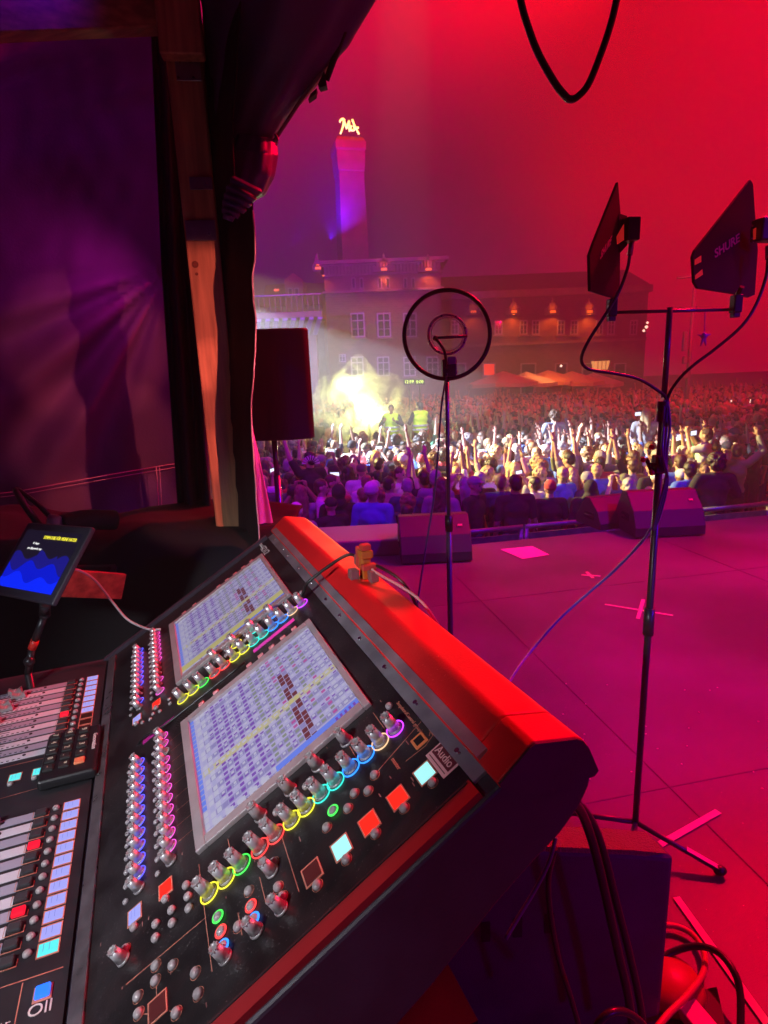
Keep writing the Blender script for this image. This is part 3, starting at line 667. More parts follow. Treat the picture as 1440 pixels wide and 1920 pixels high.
b = MB(); b.tube([at(-20, 927, 2.42), at(40, 920, 2.48), at(150, 900, 2.6), at(300, 874, 2.78), at(350, 866, 2.85)], 0.0022, 6); b.tube([at(-20, 934, 2.42), at(40, 927, 2.48), at(150, 907, 2.6), at(300, 881, 2.78), at(350, 873, 2.85)], 0.0018, 6)
b.tube([at(293, 876, 2.77), at(297, 940, 2.77), at(300, 1000, 2.77)], 0.002, 6); b.tube([at(299, 876, 2.77), at(303, 940, 2.77), at(306, 1000, 2.77)], 0.0016, 6)
b.build('seam', mat('seam_pale', (0.4, 0.26, 0.33), 0.7), tw)
P = []
for j in range(60):
    y = -30 + (1000 + 30) * j / 59; row = []
    for i in range(14):
        x = 303 + 62 * i / 13 + 34 * max(0, (y - 500)) / 500 - 22 * max(0, 500 - y) / 500
        row.append(at(x, y, 2.30 + .05 * math.sin(i * .9) + .01 * math.sin(y / 31)))
    P.append(row)
b = MB(); b.grid(P); tag(solid(b.build('tent_flap', mat('blue_lit_fabric', (0.012, 0.012, 0.06), 0.7, bump=.1, bscale=60)), 0.003), 'narrow fabric strip with blue light put into its colour, between tent wall and post', 'tent flap')  # blue light between wall and post is put into the strip colour
# dark curtain to the right of the post
EDGE = [(392, -60, 455), (396, 100, 445), (402, 250, 436), (404, 345, 440), (405, 368, 474), (406, 390, 474), (408, 440, 478), (410, 480, 479), (412, 520, 473), (414, 560, 475), (417, 600, 480), (420, 650, 479), (424, 700, 476), (426, 760, 471), (432, 800, 472), (438, 860, 476), (444, 920, 480), (448, 1010, 486)]
P = []
for j in range(70):
    y = -60 + 1080 * j / 69
    k = max(i for i in range(len(EDGE)) if EDGE[i][1] <= y + 1e-6); k = min(k, len(EDGE) - 2); t = (y - EDGE[k][1]) / (EDGE[k + 1][1] - EDGE[k][1]); t = min(1, max(0, t)); t = t * t * (3 - 2 * t)
    xl = EDGE[k][0] - 12; xr = EDGE[k][2] * (1 - t) + EDGE[k + 1][2] * t
    P.append([at(xl + (xr - xl) * i / 15, y, 2.13 - .23 * i / 15 + (.012 * math.sin(i * .9 + y / 160) + .012 * mnoise.noise(Vector((i * .35, y / 90, 0)))) * (1 - i / 15)) for i in range(16)])
b = MB(); b.grid(P); cu1 = solid(b.build('side_curtain', mFabD), 0.003); tag(cu1, 'nearly black curtain hanging right of the wooden post with a wavy edge', 'curtain')
b = MB(); b.tube([row[-1] for row in P[29:]], 0.0026, 6, 1); b.build('hem', mHem, cu1)
P = []
for j in range(24):
    y = 785 + 212 * j / 23; x0 = 468 + (486 - 468) * j / 23; x1 = 470 + (516 - 470) * j / 23
    P.append([at(x0 + (x1 - x0) * i / 7, y, 2.10 + .006 * math.sin(i * 1.1 + j * .2)) for i in range(8)])
b = MB(); b.grid(P); tag(solid(b.build('magenta_lit_tarpaulin', mat('tarp_magenta_lit', (0.70, 0.08, 0.60), 0.6, var=.08, vscale=20)), 0.003), 'narrow tarpaulin triangle with magenta light put into its colour beside the curtain hem', 'tarpaulin')  # magenta light on the sheet is put into its base colour
# gathered canopy edge
rnd = random.Random(5)
can = thing('tent_canopy', 'dark purple rolled canopy fabric bulging along the tent opening overhead', 'canopy')
def loft(path, name, m, fold, nseg, seed=0, sub=10, fa=0.06, nang=72):
    # path: (xc, yc, half width px, Y, half depth m)
    Pn = []
    for i in range(len(path) - 1):
        for k in range(sub):
            t = k / sub; t2 = t; a, c = path[i], path[i + 1]; Pn.append([a[q] + (c[q] - a[q]) * t2 for q in range(5)] + [i + t])
    Pn.append(list(path[-1]) + [len(path) - 1])
    rows = []
    for q, (xc, yc, hw, Y, hd, par) in enumerate(Pn):
        a = Pn[max(0, q - 1)]; c = Pn[min(len(Pn) - 1, q + 1)]; dx, dy = c[0] - a[0], c[1] - a[1]; L = math.hypot(dx, dy) or 1; nx, ny = dy / L, -dx / L
        row = []
        for i in range(nang + 1):
            th = 2 * math.pi * i / nang
            f = 1 + fa * math.sin(th * fold + par * .9 + seed) + fa * .6 * math.sin(th * (fold * 2 + 1) + seed - par * .5)
            row.append(at(xc + nx * hw * math.cos(th) * f, yc + ny * hw * math.cos(th) * f, Y - hd * math.sin(th) * f))
        rows.append(row)
    b = MB(); b.grid(rows); return b.build(name, m, can)
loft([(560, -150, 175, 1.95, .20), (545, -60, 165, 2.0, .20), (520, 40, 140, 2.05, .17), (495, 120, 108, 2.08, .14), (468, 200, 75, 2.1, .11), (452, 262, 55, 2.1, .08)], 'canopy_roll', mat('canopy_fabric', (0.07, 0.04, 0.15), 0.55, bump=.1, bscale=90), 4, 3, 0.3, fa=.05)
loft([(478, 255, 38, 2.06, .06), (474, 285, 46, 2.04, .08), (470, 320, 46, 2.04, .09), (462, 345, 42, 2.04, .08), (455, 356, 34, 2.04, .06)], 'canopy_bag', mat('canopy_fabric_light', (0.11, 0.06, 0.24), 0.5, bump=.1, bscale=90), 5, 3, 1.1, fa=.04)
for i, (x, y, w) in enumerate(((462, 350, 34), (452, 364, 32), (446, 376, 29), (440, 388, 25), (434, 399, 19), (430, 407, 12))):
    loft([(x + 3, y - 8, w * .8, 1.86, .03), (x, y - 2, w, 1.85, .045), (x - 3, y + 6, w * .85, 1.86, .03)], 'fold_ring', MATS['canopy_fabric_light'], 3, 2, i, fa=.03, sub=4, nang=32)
b = MB(); b.tube([at(712, -30, 2.0), at(690, 2, 2.0), at(640, 75, 2.02), at(600, 140, 2.03), at(570, 180, 2.04), at(540, 225, 2.04), at(512, 268, 2.04)], 0.006, 8); b.build('edge_rope', mat('edge_grey', (.25, .2, .2), .5), can)
b = MB(); b.tube([at(722, -60, 2.05), at(668, 20, 2.05), at(614, 110, 2.06)], 0.012, 8); b.build('edge_pole', mat('edge_pole', (.14, .09, .10), .4, .4), can)
for k in range(9):
    t = k / 9; p = at(676 - t * 40, 16 + t * 55, 1.985); b = MB(); b.sph(p, 0.0028, 1); b.build('eyelet', mScrew, can)
b = MB(); p = at(606, 148, 2.04); b.prism([at(596, 158, 2.02), at(608, 132, 2.02), at(613, 160, 2.02), at(600, 164, 2.02)], (0, 0.03, 0)); b.prism([at(582, 176, 2.02), at(594, 165, 2.02), at(592, 176, 2.02), at(578, 186, 2.02)], (0, 0.03, 0)); b.build('corner_flap', mFabD, can)
b = MB(); b.tube([at(516, 252, 2.0), at(521, 262, 1.99), at(518, 272, 2.0)], 0.004, 6); b.build('carabiner', mSteel, can)
b = MB(); b.bev(at(481, 365, 2.04), .02, .02, .02, None, .003, 1); b.build('cord_stop', mFabD, can)
# tent side roof above, outside the picture: shades the console and the floor beside it
b = MB(); b.grid([[Vector((-3.2 + i * .33, -1.8 + j * .33, 3.15 + .05 * math.sin(i * 1.3 + j) - (.02 * i))) for i in range(12)] for j in range(13)])
b.poly([(.43, 1.4, 3.16), (.43, 2.2, 3.16), (.9, 2.75, 3.16), (1.40, 2.97, 3.16), (1.53, 2.95, 3.16), (1.70, 2.56, 3.16), (2.0, 1.86, 3.16), (2.0, 1.4, 3.16)])  # unseen outline, shaped to keep the red lamp off the faders
tag(solid(b.build('tent_roof', mFabD), 0.004), 'unseen dark tent roof sheet shading the mixing position', 'tent roof')
b = MB(); b.tube([at(612, 150, 2.04), Vector((0.25, 1.7, 3.0)), Vector((0.5, 1.4, 3.12))], 0.01, 6)
tag(b.build('tent_strap', mFabD), 'dark strap from canopy edge up to the roof', 'strap')
# black cloth heap behind the console
P = []
for j in range(40):
    row = []
    for i in range(60):
        u = i / 59; v = j / 39
        x = -1.75 + 1.42 * u; y0 = 1.60 + 0.75 * (1 - v)
        z = 1.03 + .0 * u
        if v > .45: z -= (v - .45) ** 1.3 * 1.25
        z += 0.02 * math.sin(u * 11 + v * 3) + 0.02 * mnoise.noise(Vector((u * 6, v * 6, 1))) + (.035 if u > .3 else 0.05 * math.sin(u * 8))
        row.append(Vector((x, y0, z)))
    P.append(row)
b = MB(); b.grid(P); tag(solid(b.build('black_drape', mat('drape_black', (0.007, 0.006, 0.009), 0.85, bump=.2, bscale=25)), .004), 'black cloth heaped over cases behind the far end of the console', 'drape')
b = MB(); b.bev(Vector((-1.4, 2.1, .5)), 1.0, .5, .94, None, .01, 1)
tag(b.build('equipment_case', mFabD), 'black equipment case under the heaped drape', 'case')
b = MB(); p, q = at(100, 1092, 1.50), at(214, 1098, 1.62); d = (q - p).normalized(); w = d.cross(Zu).normalized()
b.bev((p + q) / 2, (q - p).length + .05, .022, .075, (d, w, w.cross(d) if w.cross(d).z > 0 else d.cross(w)), .002, 1)
tag(b.build('wooden_board', mWoodH), 'short pine board sticking out behind the lit tablet', 'board')
# tablet
tab = thing('tablet', 'tilted tablet on a stand showing yellow and white text over blue waves', 'tablet')
TR = at(167, 993, 1.38); best = None
for dy in [x * .005 for x in range(-50, 40)]:
    BR = at(80, 1142, 1.38 + dy); e = abs((BR - TR).length - .185)
    if best is None or e < best[0]: best = (e, BR)
BR = best[1]; ev = (TR - BR).normalized(); best = None
for dy in [x * .004 for x in range(-80, 80)]:
    TL = at(-70, 974, 1.38 + dy); e = abs((TL - TR).normalized().dot(ev))
    if best is None or e < best[0]: best = (e, TL)
eu = (TR - best[1]).normalized(); ev = (ev - eu * ev.dot(eu)).normalized(); ez = eu.cross(ev); 
if ez.dot(EYE - TR) < 0: ez = -ez
TW, TH = .265, .185; TO = TR - eu * TW - ev * TH
def TB(u, v, h=0): return TO + eu * u + ev * v + ez * h
axT = (eu, ev, ez)
b = MB(); b.bev(TB(TW / 2, TH / 2, -.006), TW + .016, TH + .016, .014, axT, .005, 3); b.build('case', mat('tablet_case', (.03, .03, .045), .4), tab)
b = MB(); b.quad(TB(.012, .014, .0015), TB(TW - .012, .014, .0015), TB(TW - .012, TH - .014, .0015), TB(.012, TH - .014, .0015)); scn = b.build('screen', E_('tablet_black', (0.012, 0.01, 0.03), .6), tab)
for lay, (h0, amp, ph, m_) in enumerate(((.098, .010, 0.0, E_('tablet_navy', (0.01, 0.01, 0.25), .8)), (.076, .012, 1.7, E_('tablet_blue', (0.0, 0.01, 0.65), .9)), (.044, .010, 3.1, E_('tablet_bright_blue', (0.0, 0.02, 0.95), 1.0)))):
    b = MB(); n = 40
    for i in range(n):
        u0 = .012 + (TW - .024) * i / n; u1 = .012 + (TW - .024) * (i + 1) / n; f_ = lambda u: h0 + amp * math.sin(u * 62 + ph) + amp * .5 * math.sin(u * 31 + ph * 2) + (.014 if lay == 0 and .12 < u < .2 else 0)
        hh = .0018 + .0002 * lay; b.quad(TB(u0, .014, hh), TB(u1, .014, hh), TB(u1, f_(u1), hh), TB(u0, f_(u0), hh))
    b.build('screen_wave', m_, scn, fix=False)
text('screen_text', 'SYMPATHIE FÜR MEINE HATER', .0125, TB(TW - .022, TH - .032, .0024), eu, ev, E_('text_yellow', (.95, .85, .05), 1.0), scn, sx=.82, align='RIGHT')
text('screen_text', 'K: Singer', .0075, TB(.085, TH - .050, .0024), eu, ev, E_('text_white', (.8, .8, .8), 1.0), scn)
text('screen_text', 'jon: @symwelt_vegr', .0075, TB(.090, TH - .064, .0024), eu, ev, E_('text_white', (.8, .8, .8), 1.0), scn)
mBlkM = mat('black_metal', (0.03, 0.03, 0.035), 0.32, 0.5)
ts = thing('tablet_stand', 'black jointed arm with a red ring holding up the tablet', 'stand')
b = MB(); b.cyl(TB(TW * .82, -.004, -.016), at(84, 1150, 1.33), .012, n=12); b.sph(at(84, 1152, 1.33), .013); b.cyl(at(84, 1152, 1.33), at(64, 1205, 1.32), .0085); b.build('upper_arm', mBlkM, ts)
b = MB(); b.cyl(at(66, 1200, 1.32), at(60, 1216, 1.32), .0095, n=14); b.build('red_ring', mat('ring_paint', (.6, .03, .02), .4), ts)
b = MB(); b.cyl(at(60, 1216, 1.32), at(53, 1262, 1.31), .0085); b.sph(at(55, 1240, 1.31), .013); b.cyl(at(53, 1262, 1.31), Vector((at(53, 1262, 1.31).x, 1.31, 0)), .009); b.build('lower_arm', mBlkM, ts)
b = MB(); b.tube([at(130, 1068, 1.40), at(150, 1070, 1.42), at(180, 1090, 1.45), at(212, 1130, 1.47), at(240, 1162, 1.48), at(276, 1179, 1.45), at(300, 1180, 1.40)], .0032, 8)
tag(b.build('white_cable', mat('cable_white', (.5, .5, .52), .4)), 'pale grey cable curving from the tablet to the console', 'cable')
bs = thing('boom_arm', 'black folded microphone boom arm with foam tip behind the tablet', 'boom arm')
b = MB(); b.tube([at(30, 918, 1.9), at(45, 945, 1.85), at(75, 985, 1.8), at(110, 1010, 1.75)], .011, 8); b.tube([at(34, 918, 1.9), at(70, 945, 1.85), at(100, 975, 1.8)], .008, 8); b.build('arm', mBlkM, bs)
b = MB(); b.cyl(at(93, 975, 1.72), at(118, 978, 1.72), .018, n=14); b.build('joint', mat('joint_grey', (.3, .22, .28), .4), bs)
b = MB(); b.tube([at(115, 985, 1.72), at(160, 975, 1.78), at(215, 975, 1.85)], .032, 12); b.build('foam_tip', mFabD, bs)

# ================================================================== STAGE OBJECTS
mBlk = mat('black_gear', (0.035, 0.033, 0.038), 0.45, bump=0.12, bscale=500)
mPole = mat('pole_black', (0.10, 0.10, 0.11), 0.32, 0.5)
mRub = mat('cable_black', (0.012, 0.012, 0.012), 0.35)
# PA loudspeaker on pole
sp = thing('loudspeaker', 'black loudspeaker with curved grille mounted on a pole beside the curtain', 'loudspeaker')
Ys = 3.5; c0 = at(525, 825, Ys); zt = at(525, 616, Ys).z; zb = c0.z; xl = at(455, 720, Ys).x; xr = at(583, 720, Ys).x
out = []
for i in range(13):
    t = i / 12; out.append((xl + (xr - xl - .02) * t, Ys - .05 * math.sin(math.pi * t)))
out += [(xr, Ys + .03), (xr - .02, Ys + .12), (xr - .11, Ys + .34), (xl + .11, Ys + .34), (xl, Ys + .1)]
b = MB(); b.prism([(x, y, zb) for x, y in out], (0, 0, zt - zb)); 
o = b.build('cabinet', mat('speaker_cabinet', (0.03, 0.02, 0.025), 0.42, bump=.08, bscale=300), sp)
m_ = o.modifiers.new('bevel', 'BEVEL'); m_.width = .012; m_.segments = 3; m_.limit_method = 'ANGLE'
xm = at(507, 830, Ys).x
b = MB(); b.cyl((xm, Ys + .13, zb), (xm, Ys + .13, zb + .03), .03); b.build('pole_socket', mBlk, sp)
ps = thing('speaker_pole', 'slim round speaker pole with tripod legs under the loudspeaker', 'speaker stand')
b = MB(); b.cyl((xm, Ys + .13, zb), (xm, Ys + .13, .95), .0165); b.cyl((xm, Ys + .13, .97), (xm, Ys + .13, .1), .021); b.build('pole', mat('pole_blue_grey', (.16, .16, .2), .25, .8), ps)
for k in range(3):
    t = 2.1 * k + .4; b = MB(); b.cyl((xm, Ys + .13, .6), (xm + .5 * math.cos(t), Ys + .13 + .5 * math.sin(t), .02), .012); b.build('leg', mPole, ps)
# disc antenna on stand
Ym = 2.4; mx = at(842, 1000, Ym).x
st1 = thing('disc_antenna', 'round clear disc antenna with thick black rim on a thin stand', 'antenna')
dc = at(838, 628, Ym - .06); rad = .5 * (at(921, 628, Ym - .06) - at(755, 628, Ym - .06)).length; dn = Vector((-.04, -1, .04)).normalized(); dx = dn.cross(Zu).normalized() * -1; dzv = dx.cross(dn) * -1
if dzv.z < 0: dzv = -dzv
def ring(c, r, w, name, m, parent, n=64, k=10, flat=1.0):
    b = MB(); b.tube([c + dx * r * math.cos(2 * math.pi * i / n) + dzv * r * math.sin(2 * math.pi * i / n) for i in range(n)], w, k, 1, closed=True); return b.build(name, m, parent)
ring(dc, rad - .006, .0085, 'rim', mRub, st1)
gm2 = bpy.data.materials.new('clear_plastic'); gm2.use_nodes = True; nt = gm2.node_tree; nt.nodes.remove(nt.nodes['Principled BSDF'])
tr = nt.nodes.new('ShaderNodeBsdfTransparent'); tr.inputs[0].default_value = (.95, .93, .95, 1); gl = nt.nodes.new('ShaderNodeBsdfGlossy'); gl.inputs['Roughness'].default_value = .25
df = nt.nodes.new('ShaderNodeBsdfDiffuse'); df.inputs[0].default_value = (.5, .5, .5, 1); mx1 = nt.nodes.new('ShaderNodeMixShader'); mx1.inputs[0].default_value = .35; nt.links.new(gl.outputs[0], mx1.inputs[1]); nt.links.new(df.outputs[0], mx1.inputs[2])
mx2 = nt.nodes.new('ShaderNodeMixShader'); mx2.inputs[0].default_value = .24; nt.links.new(tr.outputs[0], mx2.inputs[1]); nt.links.new(mx1.outputs[0], mx2.inputs[2]); nt.links.new(mx2.outputs[0], nt.nodes['Material Output'].inputs[0])
b = MB(); vs = [dc + dx * (rad - .008) * math.cos(2 * math.pi * i / 64) + dzv * (rad - .008) * math.sin(2 * math.pi * i / 64) for i in range(64)]; b.prism(vs, -dn * .002); b.build('disc', gm2, st1)
mCl = mat('inner_ring', (.45, .42, .44), .2, .3)
ring(dc + dn * .012, rad * .42, .0055, 'inner_ring', mCl, st1)
ring(dc + dn * .020, rad * .36, .0020, 'inner_ring', mCl, st1)
for k in range(8):
    t = 2 * math.pi * k / 8 + .3; q = dc + dn * .01 + dx * rad * .42 * math.cos(t) + dzv * rad * .42 * math.sin(t); b = MB(); b.cyl(q, q + dn * .012, .004, n=8); b.build('ring_rivet', mScrew, st1)
b = MB(); b.cyl(at(815, 634, Ym - .1), at(876, 630, Ym - .08), .0055, n=8); b.build('feed_bar', mPole, st1)
b = MB(); b.sph(at(816, 634, Ym - .11), .010); b.tube([at(814, 632, Ym - .12), at(826, 646, Ym - .14), at(834, 662, Ym - .13), at(838, 690, Ym - .1)], .0055, 8); b.build('plug', mRub, st1)
b = MB(); b.bev(at(842, 690, Ym - .05), .055, .05, .07, None, .006, 2); b.build('amplifier_box', mBlk, st1)
b = MB(); b.bev(at(847, 676, Ym - .08), .032, .02, .028, None, .003, 1); b.build('box_label', mat('label_blue', (.15, .12, .5), .5), st1)
b = MB(); b.tube([at(838, 715, Ym - .02), at(852, 704, Ym - .03), at(856, 696, Ym - .04)], .006, 8); b.build('clamp_lever', mRub, st1)
s1 = thing('microphone_stand', 'thin upright microphone stand carrying the round clear disc', 'stand')
b = MB(); b.cyl((mx, Ym, .92), (mx, Ym, at(840, 706, Ym).z), .0085); b.build('upper_tube', mPole, s1)
b = MB(); b.cyl((mx, Ym, .12), (mx, Ym, .93), .0125); b.build('lower_tube', mPole, s1)
b = MB(); b.cyl((mx, Ym, .90), (mx, Ym, .97), .0165); b.build('clutch', mRub, s1)
for k in range(3):
    t = 2.094 * k + .2; b = MB(); b.cyl((mx, Ym, .17), (mx + .32 * math.cos(t), Ym + .32 * math.sin(t), .012), .008); b.build('leg', mPole, s1)
b = MB(); b.tube([at(838, 700, Ym - .1), at(828, 760, Ym - .02), at(822, 840, Ym + .02), at(814, 930, Ym + .02), at(798, 1030, Ym + .02), at(783, 1130, Ym), at(776, 1200, Ym), at(770, 1330, 2.3)], .0042, 8)
tag(b.build('antenna_cable', mat('cable_dull_blue', (.06, .06, .12), .35)), 'thin dark cable hanging from the disc antenna left of its stand', 'cable')
# paddle antenna stand
Ya = 1.62; xa = at(1225, 1040, Ya).x
s2 = thing('antenna_stand', 'tall slim black stand with crossbar carrying the two paddle antennas', 'stand')
zt = at(1262, 576, Ya).z
b = MB(); b.cyl((xa, Ya, at(1250, 745, Ya).z), (xa, Ya, zt), .0078); b.build('upper_tube', mPole, s2)
zc = at(1235, 870, Ya).z
b = MB(); b.cyl((xa, Ya, .10), (xa, Ya, at(1245, 760, Ya).z), .0100); b.cyl((xa, Ya, at(1212, 1140, Ya).z), (xa, Ya, at(1212, 1190, Ya).z), .0155); b.build('lower_tube', mPole, s2)
b = MB(); b.cyl((xa, Ya, at(1250, 790, Ya).z), (xa, Ya, at(1250, 752, Ya).z), .0155); b.build('clutch', mRub, s2)
for k, t in enumerate((-.28, 2.55, 4.2)):
    b = MB(); e = Vector((xa + .34 * math.cos(t), Ya + .34 * math.sin(t), .018)); 
    if k == 0: e = onz(1350, 1632, .02)
    b.cyl((xa, Ya, .11), e, .0085); lg = b.build('leg', mPole, s2); b = MB(); b.sph(e, .016, 2, (1.3, 1, 1)); b.build('rubber_foot', mRub, lg)
    if k == 0:
        b = MB(); d = (e - Vector((xa, Ya, .11))).normalized(); q = e - d * .10; sd = d.cross(Zu).normalized(); b.box(q + Vector((0, 0, .009)) - sd * .008, d * .11, sd * .018, (0, 0, .002)); b.build('foot_tape', mat('masking_tape', (.75, .55, .42), .7), lg)
bl, br_ = at(1147, 586, Ya), at(1381, 580, Ya)
b = MB(); b.cyl(bl, br_, .0045, n=10); b.build('crossbar', mPole, s2)
# clamp with red knobs
b = MB(); b.cyl((xa - .03, Ya - .01, zc), (xa + .01, Ya - .01, zc), .006); b.bev(Vector((xa, Ya, zc)), .035, .035, .05, None, .004, 1); b.cyl(at(1212, 860, Ya), at(1225, 890, Ya), .006); cl = b.build('clamp', mRub, s2)
for (x, y) in ((1206, 862), (1222, 838), (1222, 886)):
    b = MB(); b.sph(at(x, y, Ya - .02), .008, 2); b.build('red_knob', mat('knob_red', (.6, .03, .03), .3), cl)
# paddles
mPad = mat('paddle_black', (.022, .018, .018), .6, spec=.2, var=.12, vscale=12); mPadL = mat('paddle_lettering', (.75, .35, .35), .5); mRedL = mat('red_label', (.8, .10, .06), .5, emit=(1, .03, .02), es=.25)
def paddle(label, Q, Yc, box, txt, holder, cab, red=()):
    # Q: outline pixels, Yc: function x->depth
    o = thing('paddle_antenna', label, 'antenna', 'paddle antennas on the crossbar')
    pts = [at(x, y, Yc(x)) for x, y in Q]; n = (pts[1] - pts[0]).cross(pts[3] - pts[0]).normalized()
    if n.dot(EYE - pts[0]) < 0: n = -n
    c0 = sum(pts, Vector()) / len(pts); pl = [p - n * (p - c0).dot(n) for p in pts]
    b = MB(); b.prism(pl, -n * .007); bd = b.build('blade', mPad, o)
    m_ = bd.modifiers.new('bevel', 'BEVEL'); m_.width = .0015; m_.segments = 2
    def on(x, y, h=.0006):
        d = ray(x, y); k = (c0 + n * h - EYE).dot(n) / d.dot(n); return EYE + d * k
    ex = on(txt[1][0], txt[1][1]) - on(txt[0][0], txt[0][1]); c = (on(*txt[0]) + on(*txt[1])) / 2; upv = on(txt[2][0], txt[2][1]) - on(txt[0][0], txt[0][1])
    text('blade_lettering', 'SHURE', 1.0, (0, 0, 0), (1, 0, 0), (0, 1, 0), mPadL, o, shear=.25, bold=.025)
    t = o.children[-1] if o.children else None
    me = t.data; xs = [v.co.x for v in me.vertices]; ys = [v.co.y for v in me.vertices]; w = max(xs) - min(xs); h = max(ys) - min(ys)
    ym = (max(ys) + min(ys)) / 2; exn = ex.normalized(); eyn = upv
    for v in me.vertices: 
        p = c + ex * (v.co.x / w) + eyn * ((v.co.y - ym) / h); v.co = p + n * (.0008 if v.co.z > 0 else .0002)
    for k, qd in enumerate(red):
        b = MB(); b.prism([on(x, y, .0015) for x, y in qd], -n * .001); b.build('red_label', mRedL, o)
    return o, on, n
la, on, n = paddle('left paddle antenna, seen nearly edge on, grey blade with a boxy module', [(1158, 341), (1163, 406), (1161, 548), (1157, 560), (1140, 556), (1109, 545), (1108, 478), (1115, 455)], lambda x: 1.45 + (x - 1108) * .0030, None, ((1125, 480), (1146, 450), (1127, 463)), None, None)
b = MB(); ca = at(1180, 432, 1.62); b.bev(ca, .034, .05, .055, (Vector((1, .1, 0)).normalized(), Vector((-.1, 1, 0)).normalized(), Zu), .003, 2); md = b.build('amplifier_module', mRub, la)
b = MB(); b.prism([at(1157, 443, 1.57), at(1170, 420, 1.57), at(1170, 450, 1.57), at(1158, 458, 1.57)], (0.0, .004, 0)); b.build('module_label', mRedL, md)
b = MB(); b.prism([at(1161, 400, 1.6), at(1176, 405, 1.62), at(1176, 460, 1.62), at(1162, 475, 1.6)], (.0, .012, 0)); b.build('mounting_bracket', mRub, la)
b = MB(); b.cyl(at(1185, 450, 1.62), at(1181, 478, 1.61), .0065, n=10); b.build('plug', mSteel, la)
ra, on, n = paddle('right paddle antenna, dark blade facing the camera with two red labels', [(1406, 337), (1411, 345), (1415, 405), (1420, 470), (1414, 553), (1402, 558), (1372, 551), (1311, 540), (1305, 528), (1303, 480), (1307, 468)], lambda x: 1.50 + (x - 1303) * .0018, None, ((1337, 478), (1386, 445), (1333, 463)), None, None,
    red=([(1303, 487), (1315, 479), (1315, 491), (1303, 497)], [(1304, 516), (1317, 505), (1318, 515), (1304, 524)]))
b = MB(); b.bev(at(1440, 432, 1.64), .075, .04, .055, (Vector((1, .25, 0)).normalized(), Vector((-.25, 1, 0)).normalized(), Zu), .004, 2); md = b.build('amplifier_module', mRub, ra)
b = MB(); b.prism([on(1412, 430, .03), on(1434, 416, .03), on(1436, 441, .03), on(1412, 450, .03)], n * .002); b.build('module_label', mRedL, md)
for (x, y) in ((1411, 424), (1436, 407), (1410, 447), (1438, 445), (1411, 454)):
    b = MB(); b.sph(on(x, y, .032), .0025, 1); b.build('module_screw', mScrew, md)
b = MB(); b.cyl(at(1440, 462, 1.62), at(1440, 486, 1.61), .0065, n=10); b.build('plug', mSteel, ra)
for e, o in ((at(1147, 577, Ya - .01), la), (at(1380, 570, Ya - .01), ra)):
    b = MB(); b.bev(e, .022, .026, .045, None, .003, 2); b.cyl(e + Vector((0, 0, .02)), e + Vector((0, -.02, .04)), .006); b.build('swivel_mount', mRub, o)
    b = MB(); b.bev(e + Vector((0, 0, -.028)), .018, .02, .012, None, .002, 1); b.build('mount_nut', mPole, o)
b = MB(); b.tube([at(1181, 478, 1.61), at(1176, 505, 1.59), at(1160, 548, 1.57), at(1135, 590, 1.56), at(1103, 640, 1.56), at(1090, 674, 1.57), at(1104, 692, 1.58), at(1150, 700, 1.59), at(1195, 710, 1.60), at(1230, 730, 1.60), at(1249, 750, 1.61), at(1246, 800, 1.60)], .0042, 8)
tag(b.build('antenna_cable', mRub), 'black cable drooping from the left paddle antenna to the stand pole', 'cable')
b = MB(); b.tube([at(1440, 486, 1.61), at(1436, 520, 1.61), at(1418, 570, 1.60), at(1390, 612, 1.59), at(1340, 655, 1.59), at(1300, 685, 1.59), at(1270, 715, 1.6), at(1252, 748, 1.61), at(1250, 800, 1.60)], .0042, 8)
tag(b.build('antenna_cable', mRub), 'black cable sweeping from the right paddle antenna down to the pole', 'cable')
b = MB()
for k in range(3): 
    b.tube([at(1252 - 3 * k, 750, Ya - .01), at(1256 - 6 * k, 800, Ya - .02), at(1250 - 4 * k, 850, Ya - .03 - .008 * k), at(1248 + 2 * k, 900, Ya - .025), at(1232 + 4 * k, 960, Ya - .02), at(1224 + k, 995, Ya - .015)], .0035, 6)
tag(b.build('cable_bundle', mat('cable_grey_blue', (.12, .12, .18), .3)), 'twisted cables strapped down the antenna stand pole', 'cable')
b = MB(); b.tube([at(1226, 985, Ya - .01), at(1200, 1020, 1.7), at(1150, 1072, 1.8), at(1100, 1115, 1.85), at(1050, 1160, 1.85), at(1005, 1210, 1.8), at(970, 1255, 1.7), at(945, 1300, 1.6), at(930, 1360, 1.5)], .0042, 8)
tag(b.build('long_cable', mat('cable_blue_lit', (.10, .10, .60), .35)), 'blue lit cable stretched from the antenna stand down behind the console', 'cable')  # blue light on the cable is put into its colour
# hanging ornament
hg = thing('hanging_pendant', 'tiny star shaped pendant figure hanging on a string from the crossbar', 'pendant')
mPen = mat('pendant_purple', (.55, .25, .6), .35); pcn = at(1320, 630, Ya)
b = MB(); b.cyl(at(1322, 583, Ya), pcn + Vector((0, 0, .012)), .0012, n=6); b.build('string', mPen, hg)
b = MB(); b.sph(pcn, .009, 2); b.cyl(pcn, pcn + Vector((-.018, 0, .004)), .005, .001, n=8); b.cyl(pcn, pcn + Vector((.018, 0, .004)), .005, .001, n=8); b.cyl(pcn, pcn + Vector((-.007, 0, -.026)), .005, .0015, n=8); b.cyl(pcn, pcn + Vector((.007, 0, -.026)), .005, .0015, n=8); b.cyl(pcn, pcn + Vector((0, 0, .014)), .004, .001, n=8); b.build('figure', mPen, hg)
